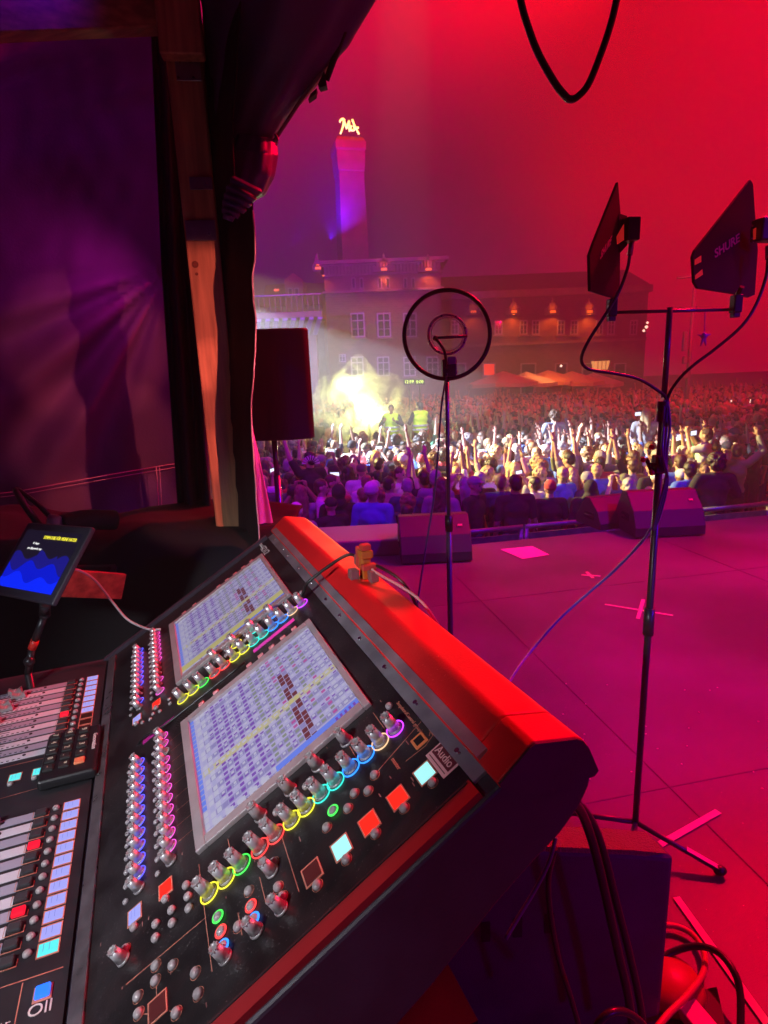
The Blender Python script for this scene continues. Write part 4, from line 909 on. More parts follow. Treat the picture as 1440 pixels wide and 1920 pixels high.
# hanging cable loop at the top
b = MB(); b.tube([at(955, -110, 1.5), at(976, 0, 1.5), at(990, 50, 1.5), at(1010, 102, 1.5), at(1040, 155, 1.5), at(1058, 178, 1.5), at(1068, 186, 1.5), at(1082, 182, 1.5), at(1103, 158, 1.5), at(1125, 105, 1.5), at(1143, 52, 1.5), at(1156, 0, 1.5), at(1178, -110, 1.5)], .0078, 10)
tag(b.build('hanging_cable', mat('cable_shiny', (.02, .012, .012), .2)), 'thick black cable loop hanging down at the top edge', 'cable')

# wedge monitors
def wedge(label, c, w, d, h, yaw):
    o = thing('stage_monitor', label, 'stage monitor', 'wedge monitors along the stage edge')
    ax = (Vector((math.cos(yaw), math.sin(yaw), 0)), Vector((-math.sin(yaw), math.cos(yaw), 0)))
    pr = [(-d / 2, 0.0), (d / 2 * .9, 0), (d / 2, h * .18), (d * .22, h * .96), (d * .08, h), (-d * .12, h * .96), (-d / 2, h * .30)]
    pr = [(-d / 2, 0.012), (d / 2, 0.012), (d / 2, h * .26), (d * .16, h), (-d * .04, h), (-d * .36, h * .62), (-d / 2, h * .25)]
    b = MB(); b.prism([Vector(c) + ax[0] * (-w / 2) + ax[1] * y + Zu * z for y, z in pr], ax[0] * w); bd = b.build('cabinet', mBlk2, o)
    m_ = bd.modifiers.new('bevel', 'BEVEL'); m_.width = .008; m_.segments = 2
    g = MB(); q = [Vector(c) + ax[1] * y + Zu * z for y, z in ((d / 2 + .003, h * .30), (d * .17, h * .97))]
    g.prism([q[0] - ax[0] * (w / 2 - .03), q[0] + ax[0] * (w / 2 - .03), q[1] + ax[0] * (w / 2 - .03), q[1] - ax[0] * (w / 2 - .03)], (q[1] - q[0]).cross(ax[0]).normalized() * -.006); g.build('grille', mat('grille', (.05, .05, .05), .5, bump=.4, bscale=600), o)
    for sx in (-1, 1):
        g = MB(); s_ = Vector(c) + ax[0] * sx * (w / 2 + .001) + ax[1] * -.02 + Zu * h * .42; g.bev(s_, .006, .16, .07, (ax[0], ax[1], Zu), .002, 1); g.build('side_handle', mat('pure_black', (0.004, 0.004, 0.004), 0.6), o)
        g = MB(); s_ = Vector(c) + ax[0] * sx * (w / 2 + .002) + ax[1] * -.02 + Zu * h * .42; g.cyl(s_ - ax[1] * .07, s_ + ax[1] * .07, .008); g.build('handle_bar', mBlk2, o)
    g = MB(); g.cbox(Vector(c) + ax[0] * (w * .36) + ax[1] * (-d * .235) + Zu * (h * .80), .04, .004, .02, (ax[0], Vector((-math.sin(yaw), math.cos(yaw), .9)).normalized().cross(ax[0]), Vector((-math.sin(yaw), math.cos(yaw), .9)).normalized())); g.build('badge', mat('badge_pink', (.7, .2, .25), .5), o)
    return o
mBlk2 = mat('monitor_black', (.038, .034, .038), .5, bump=.2, bscale=400, var=.1, vscale=6)
c = onz(818, 1058, 0); c.y += .24; wedge('black wedge monitor standing behind the thin disc antenna stand', c, .60, .46, .37, R(2))
c = onz(1255, 1008, 0); c.y += .24; wedge('black wedge monitor with small badge right of the antenna stand', c, .66, .48, .40, R(2))
c = onz(1165, 998, 0); c.y += .30; wedge('black wedge monitor partly hidden left of the antenna stand', c, .5, .42, .30, R(14))
# low box at the edge behind the console
b = MB(); p = onz(690, 1045, 0); ax = (Vector((1, .04, 0)).normalized(), Vector((-.04, 1, 0)).normalized(), Zu); b.prism([Vector((p.x - .62, p.y, 0.0)), Vector((p.x + .30, p.y + .02, 0.0)), Vector((p.x + .30, p.y + .60, 0.0)), Vector((p.x - .62, p.y + .55, 0.0))], (0, 0, .15))
bd = b.build('speaker_case', mat('case_cover', (.20, .16, .18), .6, bump=.2, bscale=60)); m_ = bd.modifiers.new('bevel', 'BEVEL'); m_.width = .015; m_.segments = 2
tag(bd, 'low flat case with pink lit top and blue front left of the wedge', 'case')
# papers and tapes on the deck
def flat(label, name, cat, P, m, h=.004, t=.0008, group=None):
    b = MB(); b.prism([onz(x, y, h) for x, y in P], (0, 0, t)); return tag(b.build(name, m), label, cat, group)
mTp = mat('masking_tape', (.75, .55, .42), .7)
flat('pink sheet of paper lying on the deck near the stage edge', 'paper_sheet', 'paper', [(938, 1030), (998, 1024), (1030, 1040), (980, 1048)], mat('paper_pink', (.85, .35, .5), .6))
def tape(label, p, q, w, z=.005):
    a, c = onz(*p, z), onz(*q, z); d = (c - a).normalized(); s = d.cross(Zu) * w / 2; b = MB(); b.prism([a - s, a + s, c + s, c - s], (0, 0, .0006)); return tag(b.build('floor_tape', mTp), label, 'tape')
tape('long bar of the taped floor cross behind the antenna stand', (1134, 1133), (1262, 1154), .022)
tape('short bar of the taped floor cross beside the antenna stand', (1206, 1124), (1196, 1160), .022, .0062)
tape('diagonal tape strip on the deck right of the black box', (1236, 1584), (1347, 1521), .024)
tape('long tape line running to the lower right picture corner', (1268, 1682), (1450, 1935), .022)
tape('scrap of pale tape on the deck left of the wedge', (758, 1053), (764, 1056), .03)
b = MB()
for p, q in (((1090, 1078), (1126, 1080)), ((1100, 1072), (1112, 1084))):
    a, c = onz(*p, .005), onz(*q, .005); d = (c - a).normalized(); s = d.cross(Zu) * .012; b.prism([a - s, a + s, c + s, c - s], (0, 0, .0006))
tag(b.build('floor_mark', mTp), 'small crossed tape mark in the middle of the deck', 'tape')
rnd = random.Random(11)
for k in range(26):
    x, y = rnd.uniform(1020, 1430), rnd.uniform(1270, 1480); p = onz(x, y, .004); b = MB(); b.cbox(p + Zu * .002, .004 + .004 * rnd.random(), .004, .003)
    if k == 0: sc_ = b
    else: sc_.add(b.bm)
tag(sc_.build('confetti_scraps', mat('scrap_pale', (.7, .5, .5), .6)), kind='stuff')
# big black cabinet lower right
zb_ = .52; A1 = onz(1268, 1606, zb_); A2 = onz(1236, 1574, zb_ + .0)
bx = thing('speaker_cabinet', 'large black cabinet at the lower right edge with rough red lit top', 'cabinet')
dxx = Vector((-1, -.10, 0)).normalized(); dyy = A2 - A1
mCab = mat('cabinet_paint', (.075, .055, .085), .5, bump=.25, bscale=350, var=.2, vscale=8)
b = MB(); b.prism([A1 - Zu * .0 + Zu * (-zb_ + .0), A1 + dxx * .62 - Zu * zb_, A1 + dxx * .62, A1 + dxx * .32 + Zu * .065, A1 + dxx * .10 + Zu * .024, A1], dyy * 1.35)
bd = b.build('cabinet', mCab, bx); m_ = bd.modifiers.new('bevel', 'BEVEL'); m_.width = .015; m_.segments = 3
mGrit = mat('rough_red_lit_top', (.30, .10, .09), .55, bump=1.0, bscale=260)  # red stage light on the top is put into this colour
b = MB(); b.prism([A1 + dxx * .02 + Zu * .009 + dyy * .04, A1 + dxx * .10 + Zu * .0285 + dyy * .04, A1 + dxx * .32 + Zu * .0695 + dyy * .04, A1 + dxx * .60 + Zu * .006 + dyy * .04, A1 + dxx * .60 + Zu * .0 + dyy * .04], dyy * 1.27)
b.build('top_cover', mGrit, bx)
b = MB()
for k in range(3):
    z0 = A1 + dxx * (.28 + .07 * k) - dyy * .004 - Zu * .13; b = MB(); b.cbox(z0, .02, .004, .05); b.build('front_mark', mat('mark_dark', (.02, .015, .02), .6), bx)
# cables hanging in front of it
def cab(label, pts, r, m, name='thick_cable'):
    b = MB(); b.tube([at(*p) for p in pts], r, 10); return tag(b.build(name, m), label, 'cable')
mTk = mat('cable_thick', (.035, .025, .035), .28)
cab('front thick black cable falling over the cabinet from the console back', [(1070, 1500, .86), (1088, 1520, .88), (1105, 1560, .90), (1122, 1620, .90), (1140, 1700, .90), (1160, 1790, .90), (1178, 1870, .90), (1190, 1960, .9)], .0085, mTk)
cab('second thick black cable running beside the front one', [(1078, 1500, .90), (1100, 1525, .92), (1120, 1562, .93), (1138, 1620, .93), (1155, 1690, .93), (1178, 1780, .93), (1198, 1870, .93), (1212, 1960, .93)], .0075, mTk)
cab('thin black cable hanging down the left part of the cabinet', [(1040, 1590, .80), (1028, 1650, .82), (1033, 1720, .83), (1048, 1800, .84), (1070, 1870, .85), (1090, 1940, .85)], .005, mTk)
cab('thin violet lit cable slanting under the console end', [(1042, 1570, .80), (1030, 1615, .79), (1005, 1665, .78), (975, 1715, .76), (948, 1760, .74)], .0032, mat('cable_violet', (.12, .08, .2), .3))
zc_ = lambda L: [(x, y, onz(x, y, z).y) for x, y, z in L]
cab('black cable loop arching over the floor in the lower right corner', zc_([(1225, 1810, .03), (1262, 1785, .05), (1305, 1774, .07), (1345, 1785, .08), (1375, 1820, .08), (1388, 1865, .06), (1388, 1960, .02)]), .0085, mRub)
cab('red cable loop behind the cabinet in the lower right corner', zc_([(1225, 1735, .02), (1265, 1736, .02), (1298, 1752, .02), (1320, 1785, .03), (1318, 1825, .05), (1290, 1865, .07), (1250, 1905, .08), (1215, 1950, .09)]), .0075, mat('cable_red', (.6, .06, .08), .4))
cab('dull purple round cable bend at the bottom edge', [(1100, 1960, .74), (1130, 1908, .75), (1165, 1896, .76), (1200, 1915, .77), (1230, 1960, .78)], .006, mTk)
o = thing('round_lid', 'red lit round tub standing on the floor behind the cable loops', 'tub'); pp = onz(1262, 1800, .10); b = MB(); b.lathe(Vector((pp.x, pp.y, 0)), Zu, [(.07, 0), (.08, .02), (.07, .04), (.04, .055), (.001, .06)], 28); b.build('tub', mat('tub_red_lit', (.45, .05, .04), .4), o)  # red lit patch of floor put into the tub's colour and shape
b = MB(); a, c = onz(1245, 1838, .03), onz(1330, 1940, .03); d = (c - a).normalized(); s_ = d.cross(Zu).normalized(); b.bev((a + c) / 2, (c - a).length + .1, .055, .03, (d, s_, Zu), .004, 2)
o = tag(b.build('power_strip', mat('strip_pale', (.7, .35, .38), .4)), 'pale pink lit power strip lying at the bottom right', 'power strip')
b = MB(); b.prism([onz(1318, 1856, .02), onz(1344, 1850, .02), onz(1368, 1960, .02), onz(1300, 1960, .02)], (0, 0, -.019)); tag(b.build('rubber_block', mat('pure_black', (.004, .004, .004), .6)), 'small black rubber block beside the power strip', 'block')

# ================================================================== BUILDINGS
def brick(name, c1, c2, sc):
    m = bpy.data.materials.new(name); m.use_nodes = True; nt = m.node_tree; b = nt.nodes['Principled BSDF']; b.inputs['Roughness'].default_value = .85
    tc = nt.nodes.new('ShaderNodeTexCoord'); mp = nt.nodes.new('ShaderNodeMapping'); mp.inputs['Rotation'].default_value = (R(90), 0, 0)
    br = nt.nodes.new('ShaderNodeTexBrick'); br.inputs['Scale'].default_value = sc; br.inputs['Color1'].default_value = (*c1, 1); br.inputs['Color2'].default_value = (*c2, 1); br.inputs['Mortar'].default_value = (.3, .27, .25, 1)
    br.inputs['Mortar Size'].default_value = .012; nt.links.new(tc.outputs['Object'], mp.inputs[0]); nt.links.new(mp.outputs[0], br.inputs['Vector'])
    n = nt.nodes.new('ShaderNodeTexNoise'); n.inputs['Scale'].default_value = .7; mx = nt.nodes.new('ShaderNodeMixRGB'); mx.blend_type = 'MULTIPLY'; mx.inputs[0].default_value = .6
    nt.links.new(tc.outputs['Object'], n.inputs['Vector']); nt.links.new(br.outputs[0], mx.inputs[1]); nt.links.new(n.outputs['Fac'], mx.inputs[2]); nt.links.new(mx.outputs[0], b.inputs['Base Color']); return m
mBr = brick('red_brick', (.25, .11, .10), (.17, .07, .07), 1.6); mBr2 = brick('dark_brick', (.30, .14, .11), (.24, .11, .09), 1.6)
mSoot = mat('sooty_brick', (.13, .085, .075), .85, var=.3, vscale=1.5, bump=.4, bscale=6)
mStone = mat('sandstone', (.24, .19, .15), .8, var=.2, vscale=2); mFrame = mat('window_frame', (.36, .35, .40), .5); mGlass = mat('dark_glass', (.02, .02, .03), .08, spec=.8)
mRoof = mat('roof_tiles', (.10, .06, .05), .8); mWarm = mat('warm_lit', (.7, .4, .15), .5, emit=(1, .14, .005), es=1.5)
def pbox(o_name, x0, x1, y0, y1, Y, dep, m, parent, pro=0.0):
    a = at(x0, y1, Y); c = at(x1, y0, Y); b = MB(); b.box((a.x, Y - pro, a.z), (c.x - a.x, 0, 0), (0, dep, 0), (0, 0, c.z - a.z)); return b.build(o_name, m, parent)
def window(parent, x0, x1, y0, y1, Y, cross=True, lit=None):
    a = at(x0, y1, Y); c = at(x1, y0, Y); w, h = c.x - a.x, c.z - a.z; f = MB(); q = min(.10, w * .14)
    for bx_ in ((a.x, a.z, w, q), (a.x, c.z - q, w, q), (a.x, a.z + q, q, h - 2 * q), (c.x - q, a.z + q, q, h - 2 * q)): f.box((bx_[0], Y - .10, bx_[1]), (bx_[2], 0, 0), (0, .16, 0), (0, 0, bx_[3]))
    if cross:
        f.box((a.x + w / 2 - q * .4, Y - .07, a.z + q), (q * .8, 0, 0), (0, .1, 0), (0, 0, h - 2 * q)); f.box((a.x + q, Y - .075, a.z + h * .66), (w - 2 * q, 0, 0), (0, .1, 0), (0, 0, q * .8))
        f.box((a.x + q, Y - .06, a.z + h * .33), (w - 2 * q, 0, 0), (0, .08, 0), (0, 0, q * .4))
    o = f.build('window', mFrame, parent)
    g = MB(); g.box((a.x + q * .5, Y - .03, a.z + q * .5), (w - q, 0, 0), (0, .02, 0), (0, 0, h - q)); g.build('pane', lit or mGlass, o)
    s_ = MB(); s_.box((a.x - .1, Y - .22, a.z - .12), (w + .2, 0, 0), (0, .2, 0), (0, 0, .12)); s_.build('sill', mStone, o)
    return o
YT = 44.0
T = thing('brick_tower_building', 'tall square brick building with corbelled cornice and small slit windows below chimney', 'building')
a = at(606, 487, YT); c = at(826, 487, YT); top = a.z; X0, X1 = a.x, c.x
b = MB(); b.box((X0, YT, GZ), (X1 - X0, 0, 0), (0, 10, 0), (0, 0, top - .5 - GZ)); b.build('wall', mBr, T)
def zy(y, Y=YT, x=715): return at(x, y, Y).z
b = MB(); z = zy(513); b.box((X0 - .25, YT - .28, z + .55), (X1 - X0 + .5, 0, 0), (0, 10.4, 0), (0, 0, .35)); b.box((X0 - .5, YT - .5, zy(494)), (X1 - X0 + 1.0, 0, 0), (0, 11, 0), (0, 0, zy(487) - zy(494))); b.box((X0 - .1, YT - .12, z - .06), (X1 - X0 + .2, 0, 0), (0, 10.2, 0), (0, 0, .12)); b.box((X0 - .2, YT - .22, zy(547)), (X1 - X0 + .4, 0, 0), (0, 10.2, 0), (0, 0, .16)); b.build('cornice', mStone, T)
b = MB(); n = 34
for k in range(n): b.box((X0 + (X1 - X0) * (k + .2) / n, YT - .27, z + .06), ((X1 - X0) / n * .5, 0, 0), (0, .27, 0), (0, 0, .49))
b.build('corbel_frieze', mStone, T)
for x in (660, 675, 709, 724, 757, 772): window(T, x, x + 6, 521, 541, YT, False)
for x in (659, 708, 757): window(T, x, x + 24, 586, 633, YT)
for x in (659, 708, 757, 800): window(T, x, x + 22, 668, 706, YT)
window(T, 636, 648, 664, 679, YT - .02, True)
def crown(parent, x, y, Y, w=34):
    b = MB(); c = at(x, y, Y); s_ = at(x + w / 2, y, Y).x - c.x
    for k, (dx_, h) in enumerate(((-1, .25), (-.66, .42), (-.33, .62), (0, .95), (.33, .62), (.66, .42), (1, .25))):
        b.box((c.x + dx_ * s_ - .07, Y - .50, c.z), (.14, 0, 0), (0, .22, 0), (0, 0, h)); b.sph((c.x + dx_ * s_, Y - .39, c.z + h + .05), .10, 1)
    b.box((c.x - s_ * 1.1, Y - .52, c.z - .12), (s_ * 2.2, 0, 0), (0, .3, 0), (0, 0, .12)); b.build('ornament', mStone, parent)
def wlamp(label, x, y, Y, e=60, parent=None):
    c = at(x, y, Y); o = thing('wall_lamp', label, 'lamp', 'orange lamps on the brick facades')
    b = MB(); b.cyl((c.x, Y, c.z), (c.x, Y - .62, c.z), .03, n=6); b.build('bracket', mRoof, o)
    b = MB(); b.bev((c.x, Y - .68, c.z), .42, .14, .16, None, .03, 1); b.build('lamp_head', mWarm, o)
    spot('wall_lamp_light', (c.x, Y - .72, c.z - .10), (c.x, Y - .15, c.z - 1.6), e * 7, (1, .17, .01), 120, .8, .06)
    spot('wall_lamp_glow', (c.x, Y - .80, c.z + .14), (c.x, Y - .45, c.z + .9), e * .6, (1, .11, .005), 140, .8, .05)
for x in (720, 802): crown(T, x, 508, YT)
wlamp('orange lamp on the tower building cornice, middle of that wall', 720, 508, YT, 45); wlamp('orange lamp on the right end of the tower building cornice', 802, 508, YT, 45)
wlamp('orange lamp at the left corner of the tower building', 598, 506, YT + .4, 45); crown(T, 596, 508, YT + .6, 14)
wlamp('lone orange lamp left of the tower building', 521, 546, 52, 30)
# chimney
CH = thing('brick_chimney', 'tall tapering square brick chimney with flared head rising behind the tower building', 'chimney')
YC = 49.0; zb_c = zy(487, YC) - 3; zt_c = at(656, 266, YC).z; xc = at(657, 380, YC).x
w0 = (at(690, 480, YC).x - at(628, 480, YC).x) / 2 * .98; w1 = w0 * .80
def sq(z, w, xo=0): return [Vector((xc + xo - w, YC - w, z)), Vector((xc + xo + w, YC - w, z)), Vector((xc + xo + w, YC + w, z)), Vector((xc + xo - w, YC + w, z))]
def stack(levels, name, m):
    b = MB(); prev = None
    for z, w in levels:
        rot = R(14); pts = [Vector((xc + (p.x - xc) * math.cos(rot) - (p.y - YC) * math.sin(rot), YC + (p.x - xc) * math.sin(rot) + (p.y - YC) * math.cos(rot), z)) for p in sq(z, w)]
        r = [b.bm.verts.new(p) for p in pts]
        if prev: 
            for i in range(4): b._fin([b.bm.faces.new((prev[i], prev[(i + 1) % 4], r[(i + 1) % 4], r[i]))])
        else: b._fin([b.bm.faces.new(r[::-1])])
        prev = r
    b._fin([b.bm.faces.new(prev)]); return b.build(name, m, CH)
Hc = zt_c - zb_c; w0 *= .86; w1 = w0 * .86
stack([(GZ, w0), (zb_c, w0), (zb_c + Hc * .80, w1 * 1.0)], 'shaft', mSoot)
z1 = zb_c + Hc * .80
stack([(z1, w1 * 1.0), (z1 + .08, w1 * 1.08), (z1 + .2, w1 * 1.08), (z1 + .6, w1 * 1.13), (z1 + 1.35, w1 * 1.13), (z1 + 1.5, w1 * 1.22), (zt_c - .25, w1 * 1.22), (zt_c - .2, w1 * 1.1), (zt_c, w1 * 1.06)], 'head', mSoot)
b = MB(); P0_ = at(637, 250, YC - 1.2); sc = (at(674, 250, YC - 1.2).x - P0_.x)
strokes = [[(.02, .80), (.10, .95), (.20, 1.0), (.29, .90)], [(.22, .92), (.20, .62), (.12, .32), (.03, .06)], [(.25, .88), (.31, .60), (.37, .36)], [(.37, .40), (.43, .66), (.50, .86)], [(.50, .86), (.50, .55), (.50, .20)], [(.60, .55), (.56, .40), (.60, .27), (.72, .27), (.76, .42), (.70, .56)], [(.66, .93), (.78, .52), (.97, 0.0)], [(.86, .42), (.98, .40)]]
for st in strokes: b.tube([Vector((P0_.x + x * sc, YC - 1.2, P0_.z - .1 + y * sc * .72)) for x, y in st], .07, 6, 4)
sg = tag(b.build('neon_sign', mat('neon_yellow', (.8, .8, .3), .5, emit=(1.0, .88, .22), es=2.6)), 'glowing yellow handwritten letters sign on top of the chimney', 'sign')
b = MB(); [b.cyl((P0_.x + k * sc, YC - 1.1, P0_.z - .15), (P0_.x + k * sc, YC - 1.0, zt_c - .1), .04, n=6) for k in (.1, .5, .9)]; b.build('sign_posts', mRoof, sg)
# right wing, receding slightly
YW = 47.0
Wg = thing('brick_wing_building', 'long low two storey brick building right of the tower with a window row', 'building')
a = at(826, 560, YW); c = at(1215, 560, YW); ztw = zy(556, YW, 1000)
b = MB(); b.box((a.x, YW, GZ), (c.x - a.x, 0, 0), (0, 9, 0), (0, 0, ztw - GZ)); b.build('wall', mBr, Wg)
b = MB(); b.box((a.x - .2, YW - .3, ztw), (c.x - a.x + .4, 0, 0), (0, 9.6, 0), (0, 0, .5)); b.box((a.x, YW - .15, zy(646, YW, 1000)), (c.x - a.x, 0, 0), (0, .2, 0), (0, 0, .2)); b.build('cornice', mStone, Wg)
b = MB(); b.prism([(a.x, YW - .3, ztw + .5), (a.x, YW + 9, ztw + .5), (a.x, YW + 4.4, ztw + 2.3)], (c.x - a.x, 0, 0)); b.build('roof', mRoof, Wg)
for k, x in enumerate((845, 927, 974, 997, 1044, 1069, 1116, 1138, 1180)): window(Wg, x, x + 15, 600, 628, YW, True, None)
for k, x in enumerate((850, 905, 975, 1040, 1090, 1150)): window(Wg, x, x + (24 if k != 2 else 30), 680, 706 if k != 2 else 740, YW, False, mat('red_lit_glass', (.4, .03, .02), .4, emit=(1, .03, .02), es=1.0) if k == 1 else None)
for i, x in enumerate((885, 960, 1032, 1100)):
    crown(Wg, x, 588, YW, 24); wlamp('%s orange lamp on the low wing building counted from the left' % ('first', 'second', 'third', 'fourth')[i], x, 586, YW, 40)
lan = thing('hanging_lantern', 'yellow lit box lantern above the parasols on the wing facade', 'lantern'); c = at(1127, 685, 45.5)
b = MB(); b.prism([(c.x - .62, 45.4, c.z + .32), (c.x + .62, 45.4, c.z + .32), (c.x + .48, 45.4, c.z - .32), (c.x - .48, 45.4, c.z - .32)], (0, .5, 0)); b.build('glass_box', mat('lantern_glow', (.6, .35, .15), .5, emit=(1, .42, .12), es=.9), lan)
b = MB(); b.box((c.x - .7, 45.3, c.z + .33), (1.4, 0, 0), (0, .7, 0), (0, 0, .1)); [b.box((c.x + k, 45.37, c.z - .3), (.04, 0, 0), (0, .04, 0), (0, 0, .6)) for k in (-.3, 0, .3)]; b.box((c.x - .04, 45.7, c.z), (.08, 0, 0), (0, 1.3, 0), (0, 0, .08)); b.build('frame', mRoof, lan)
# buildings left
G = thing('gabled_house', 'dim gabled house with roof dormers left of the tower building', 'house'); Yg = 58.0
a = at(487, 560, Yg); c = at(604, 560, Yg); b = MB(); b.box((a.x, Yg, GZ), (c.x - a.x, 0, 0), (0, 8, 0), (0, 0, zy(575, Yg, 540) - GZ)); b.build('wall', mBr2, G)
zg = zy(575, Yg, 540); b = MB(); b.prism([(a.x, Yg - .3, zg), (a.x, Yg + 8, zg), (a.x, Yg + 4, zg + 2.6)], (c.x - a.x, 0, 0)); b.build('roof', mRoof, G)
g0, g1 = at(532, 512, Yg - .4), at(566, 512, Yg - .4); b = MB(); b.prism([(g0.x, Yg - .4, GZ), (g1.x, Yg - .4, GZ), (g1.x, Yg - .4, g0.z - .6), ((g0.x + g1.x) / 2, Yg - .4, g0.z), (g0.x, Yg - .4, g0.z - .6)], (0, 4, 0)); b.build('gable', mBr2, G)
for x in (490, 508, 575, 590): window(G, x, x + 9, 586, 606, Yg, True)
for x in (541, 553): window(G, x, x + 7, 540, 556, Yg - .42, False)
BA = thing('terrace_roof', 'flat terrace roof with striped slanting brackets and railing left of the tower', 'terrace roof'); Yb = 36.0
a, c = at(440, 600, Yb), at(604, 600, Yb); b = MB(); b.box((a.x, Yb, a.z), (c.x - a.x, 0, 0), (0, 3, 0), (0, 0, .32)); b.build('slab', mStone, BA)
for k in range(10):
    x = a.x + (c.x - a.x) * (k + .5) / 10; b = MB(); b.prism([(x, Yb + .05, a.z - .01), (x + .26, Yb + .05, a.z - .01), (x - .25, Yb + 1.6, a.z - .8), (x - .5, Yb + 1.6, a.z - .8)], (0, 0, -.12)); b.build('bracket', mFrame, BA)
b = MB(); b.box((a.x, Yb + 1.7, GZ), (c.x - a.x - .6, 0, 0), (0, 1, 0), (0, 0, a.z - GZ - .02)); b.build('wall', mBr2, BA)
for k in range(16):
    x = a.x + (c.x - a.x) * (k + .5) / 16; b = MB(); b.cyl((x, Yb + .3, a.z + .31), (x, Yb + .3, a.z + 1.3), .03, n=6); b.build('railing_post', mStone, BA)
b = MB(); b.cyl((a.x, Yb + .3, a.z + 1.3), (c.x, Yb + .3, a.z + 1.3), .045, n=6); b.build('handrail', mFrame, BA)
# parasols
def parasol(label, x, y, Y, w, m):
    o = thing('parasol', label, 'parasol', 'market parasols in front of the wing building'); p = at(x, y, Y); zr = p.z - .75
    b = MB(); n = 8; pts = [Vector((p.x + w * math.cos(2 * math.pi * (k + .5) / n) * 1.05, Y + w * math.sin(2 * math.pi * (k + .5) / n), zr + (.05 if k % 2 else 0))) for k in range(n)]
    for k in range(n): b.poly([pts[k], pts[(k + 1) % n], p])
    for k in range(n): b.poly([pts[k], pts[(k + 1) % n], pts[(k + 1) % n] - Zu * .22, pts[k] - Zu * .22])
    c_ = solid(b.build('canopy', m, o, fix=False), .02)
    b = MB(); b.cyl((p.x, Y, GZ), (p.x, Y, p.z - .05), .05, n=8); b.build('pole', mRoof, o)
mPa = mat('parasol_cream', (.62, .50, .38), .8); mPb = mat('parasol_orange', (.70, .36, .18), .8)
for i, (x, y, Y, w, m) in enumerate(((943, 696, 38, 2.1, mPa), (987, 697, 39, 2.0, mPa), (1028, 694, 40, 2.1, mPb), (1072, 696, 40, 2.0, mPb), (1112, 699, 41, 1.9, mPa))):
    parasol(('first cream', 'second cream', 'first orange', 'second orange', 'last cream')[i] + ' parasol of the row, counted from the left', x, y, Y, w, m)
spot('parasol_light', tuple(at(1030, 670, 37) ), tuple(at(1020, 708, 39)), 260, (1, .3, .08), 150, .9, .2)
# masts
ms = thing('lighting_mast', 'tall pale mast with two crossarms and small boxes behind the pendant', 'mast'); Ymt = 24.0; mp_ = at(1286, 760, Ymt)
mMast = mat('mast_grey', (.22, .20, .22), .5)
b = MB(); b.cyl((mp_.x, Ymt, GZ), (mp_.x, Ymt, at(1292, 506, Ymt).z), .10, .06, n=10); b.build('pole', mMast, ms)
for (x0, x1, y) in ((1270, 1305, 519), (1272, 1306, 577)):
    b = MB(); b.cyl(at(x0, y + 2, Ymt), at(x1, y - 1, Ymt), .05, n=8); b.build('crossarm', mMast, ms)
for y in (640, 675, 702): b = MB(); b.bev(at(1284, y, Ymt - .1), .16, .16, .75 if y < 650 else .3, None, .02, 1); b.build('light_box', mMast, ms)
m2 = thing('slim_post', 'short slim pale post standing in the far crowd at right', 'post'); p = at(1389, 722, 27); b = MB(); b.cyl((p.x, 27, GZ), (p.x, 27, p.z), .05, n=8); b.build('pole', mFrame, m2); b = MB(); b.sph((p.x, 27, p.z), .08, 1); b.build('post_cap', mFrame, m2)
ORD0 = 'first second third fourth fifth sixth seventh eighth ninth tenth'.split()
mSpark = mat('small_lamp', (.8, .7, .6), .5, emit=(1, .6, .45), es=2.2)
for i, (x, y, Y, r) in enumerate(((1207, 620, 44, .10), (1212, 613, 44, .12), (1214, 605, 44, .09), (1378, 748, 27, .07), (1385, 752, 27, .06), (1408, 752, 27, .10), (1420, 755, 27, .14), (1428, 748, 27, .06), (1372, 752, 27, .05), (1052, 686, 44, .10))):
    o = thing('string_light', 'tiny warm point light in the dark background at right, %s of ten from the left' % ORD0[[1052, 1207, 1212, 1214, 1372, 1378, 1385, 1408, 1420, 1428].index(x)], 'light', 'tiny lights in the background'); c = at(x, y, Y); o.location = c
    b = MB(); b.sph((0, 0, 0), r, 1); b.build('bulb', mSpark, o); b = MB(); b.cyl((0, 0, r * .8), (0, 0, r * 1.8), r * .4, n=6); b.build('socket', mRoof, o)
# ================================================================== PEOPLE
def evmesh(o):
    dg = bpy.context.evaluated_depsgraph_get(); dg.update(); me = bpy.data.meshes.new_from_object(o.evaluated_get(dg)); return me
def blob(name, caps, voxel, smooth=2, noise_amp=0, dec=None):
    b = MB()
    for cpt in caps:
        if cpt[0] == 'e': _, c, r, *rest = cpt; b.sph(c, 1, 2, r, rest[0] if rest else None)
        else:
            p, q, r0, r1 = cpt; b.cyl(p, q, r0, r1, 14); b.sph(p, r0, 2); b.sph(q, r1, 2)
    me = b.mesh(name, []); o = bpy.data.objects.new('tmp', me); COL.objects.link(o)
    m = o.modifiers.new('r', 'REMESH'); m.mode = 'VOXEL'; m.voxel_size = voxel; m.use_smooth_shade = True
    if smooth: m = o.modifiers.new('s', 'SMOOTH'); m.factor = .5; m.iterations = smooth
    if dec: m = o.modifiers.new('d', 'DECIMATE'); m.ratio = dec
    out = evmesh(o); bpy.data.objects.remove(o); bpy.data.meshes.remove(me)
    if noise_amp:
        for v in out.vertices:
            k = mnoise.noise(v.co * 22) * .6 + mnoise.noise(Vector((v.co.x * 70, v.co.y * 70, v.co.z * 12))) * .5; v.co += v.normal * k * noise_amp
    for p in out.polygons: p.use_smooth = True
    out.name = name; return out
V = Vector
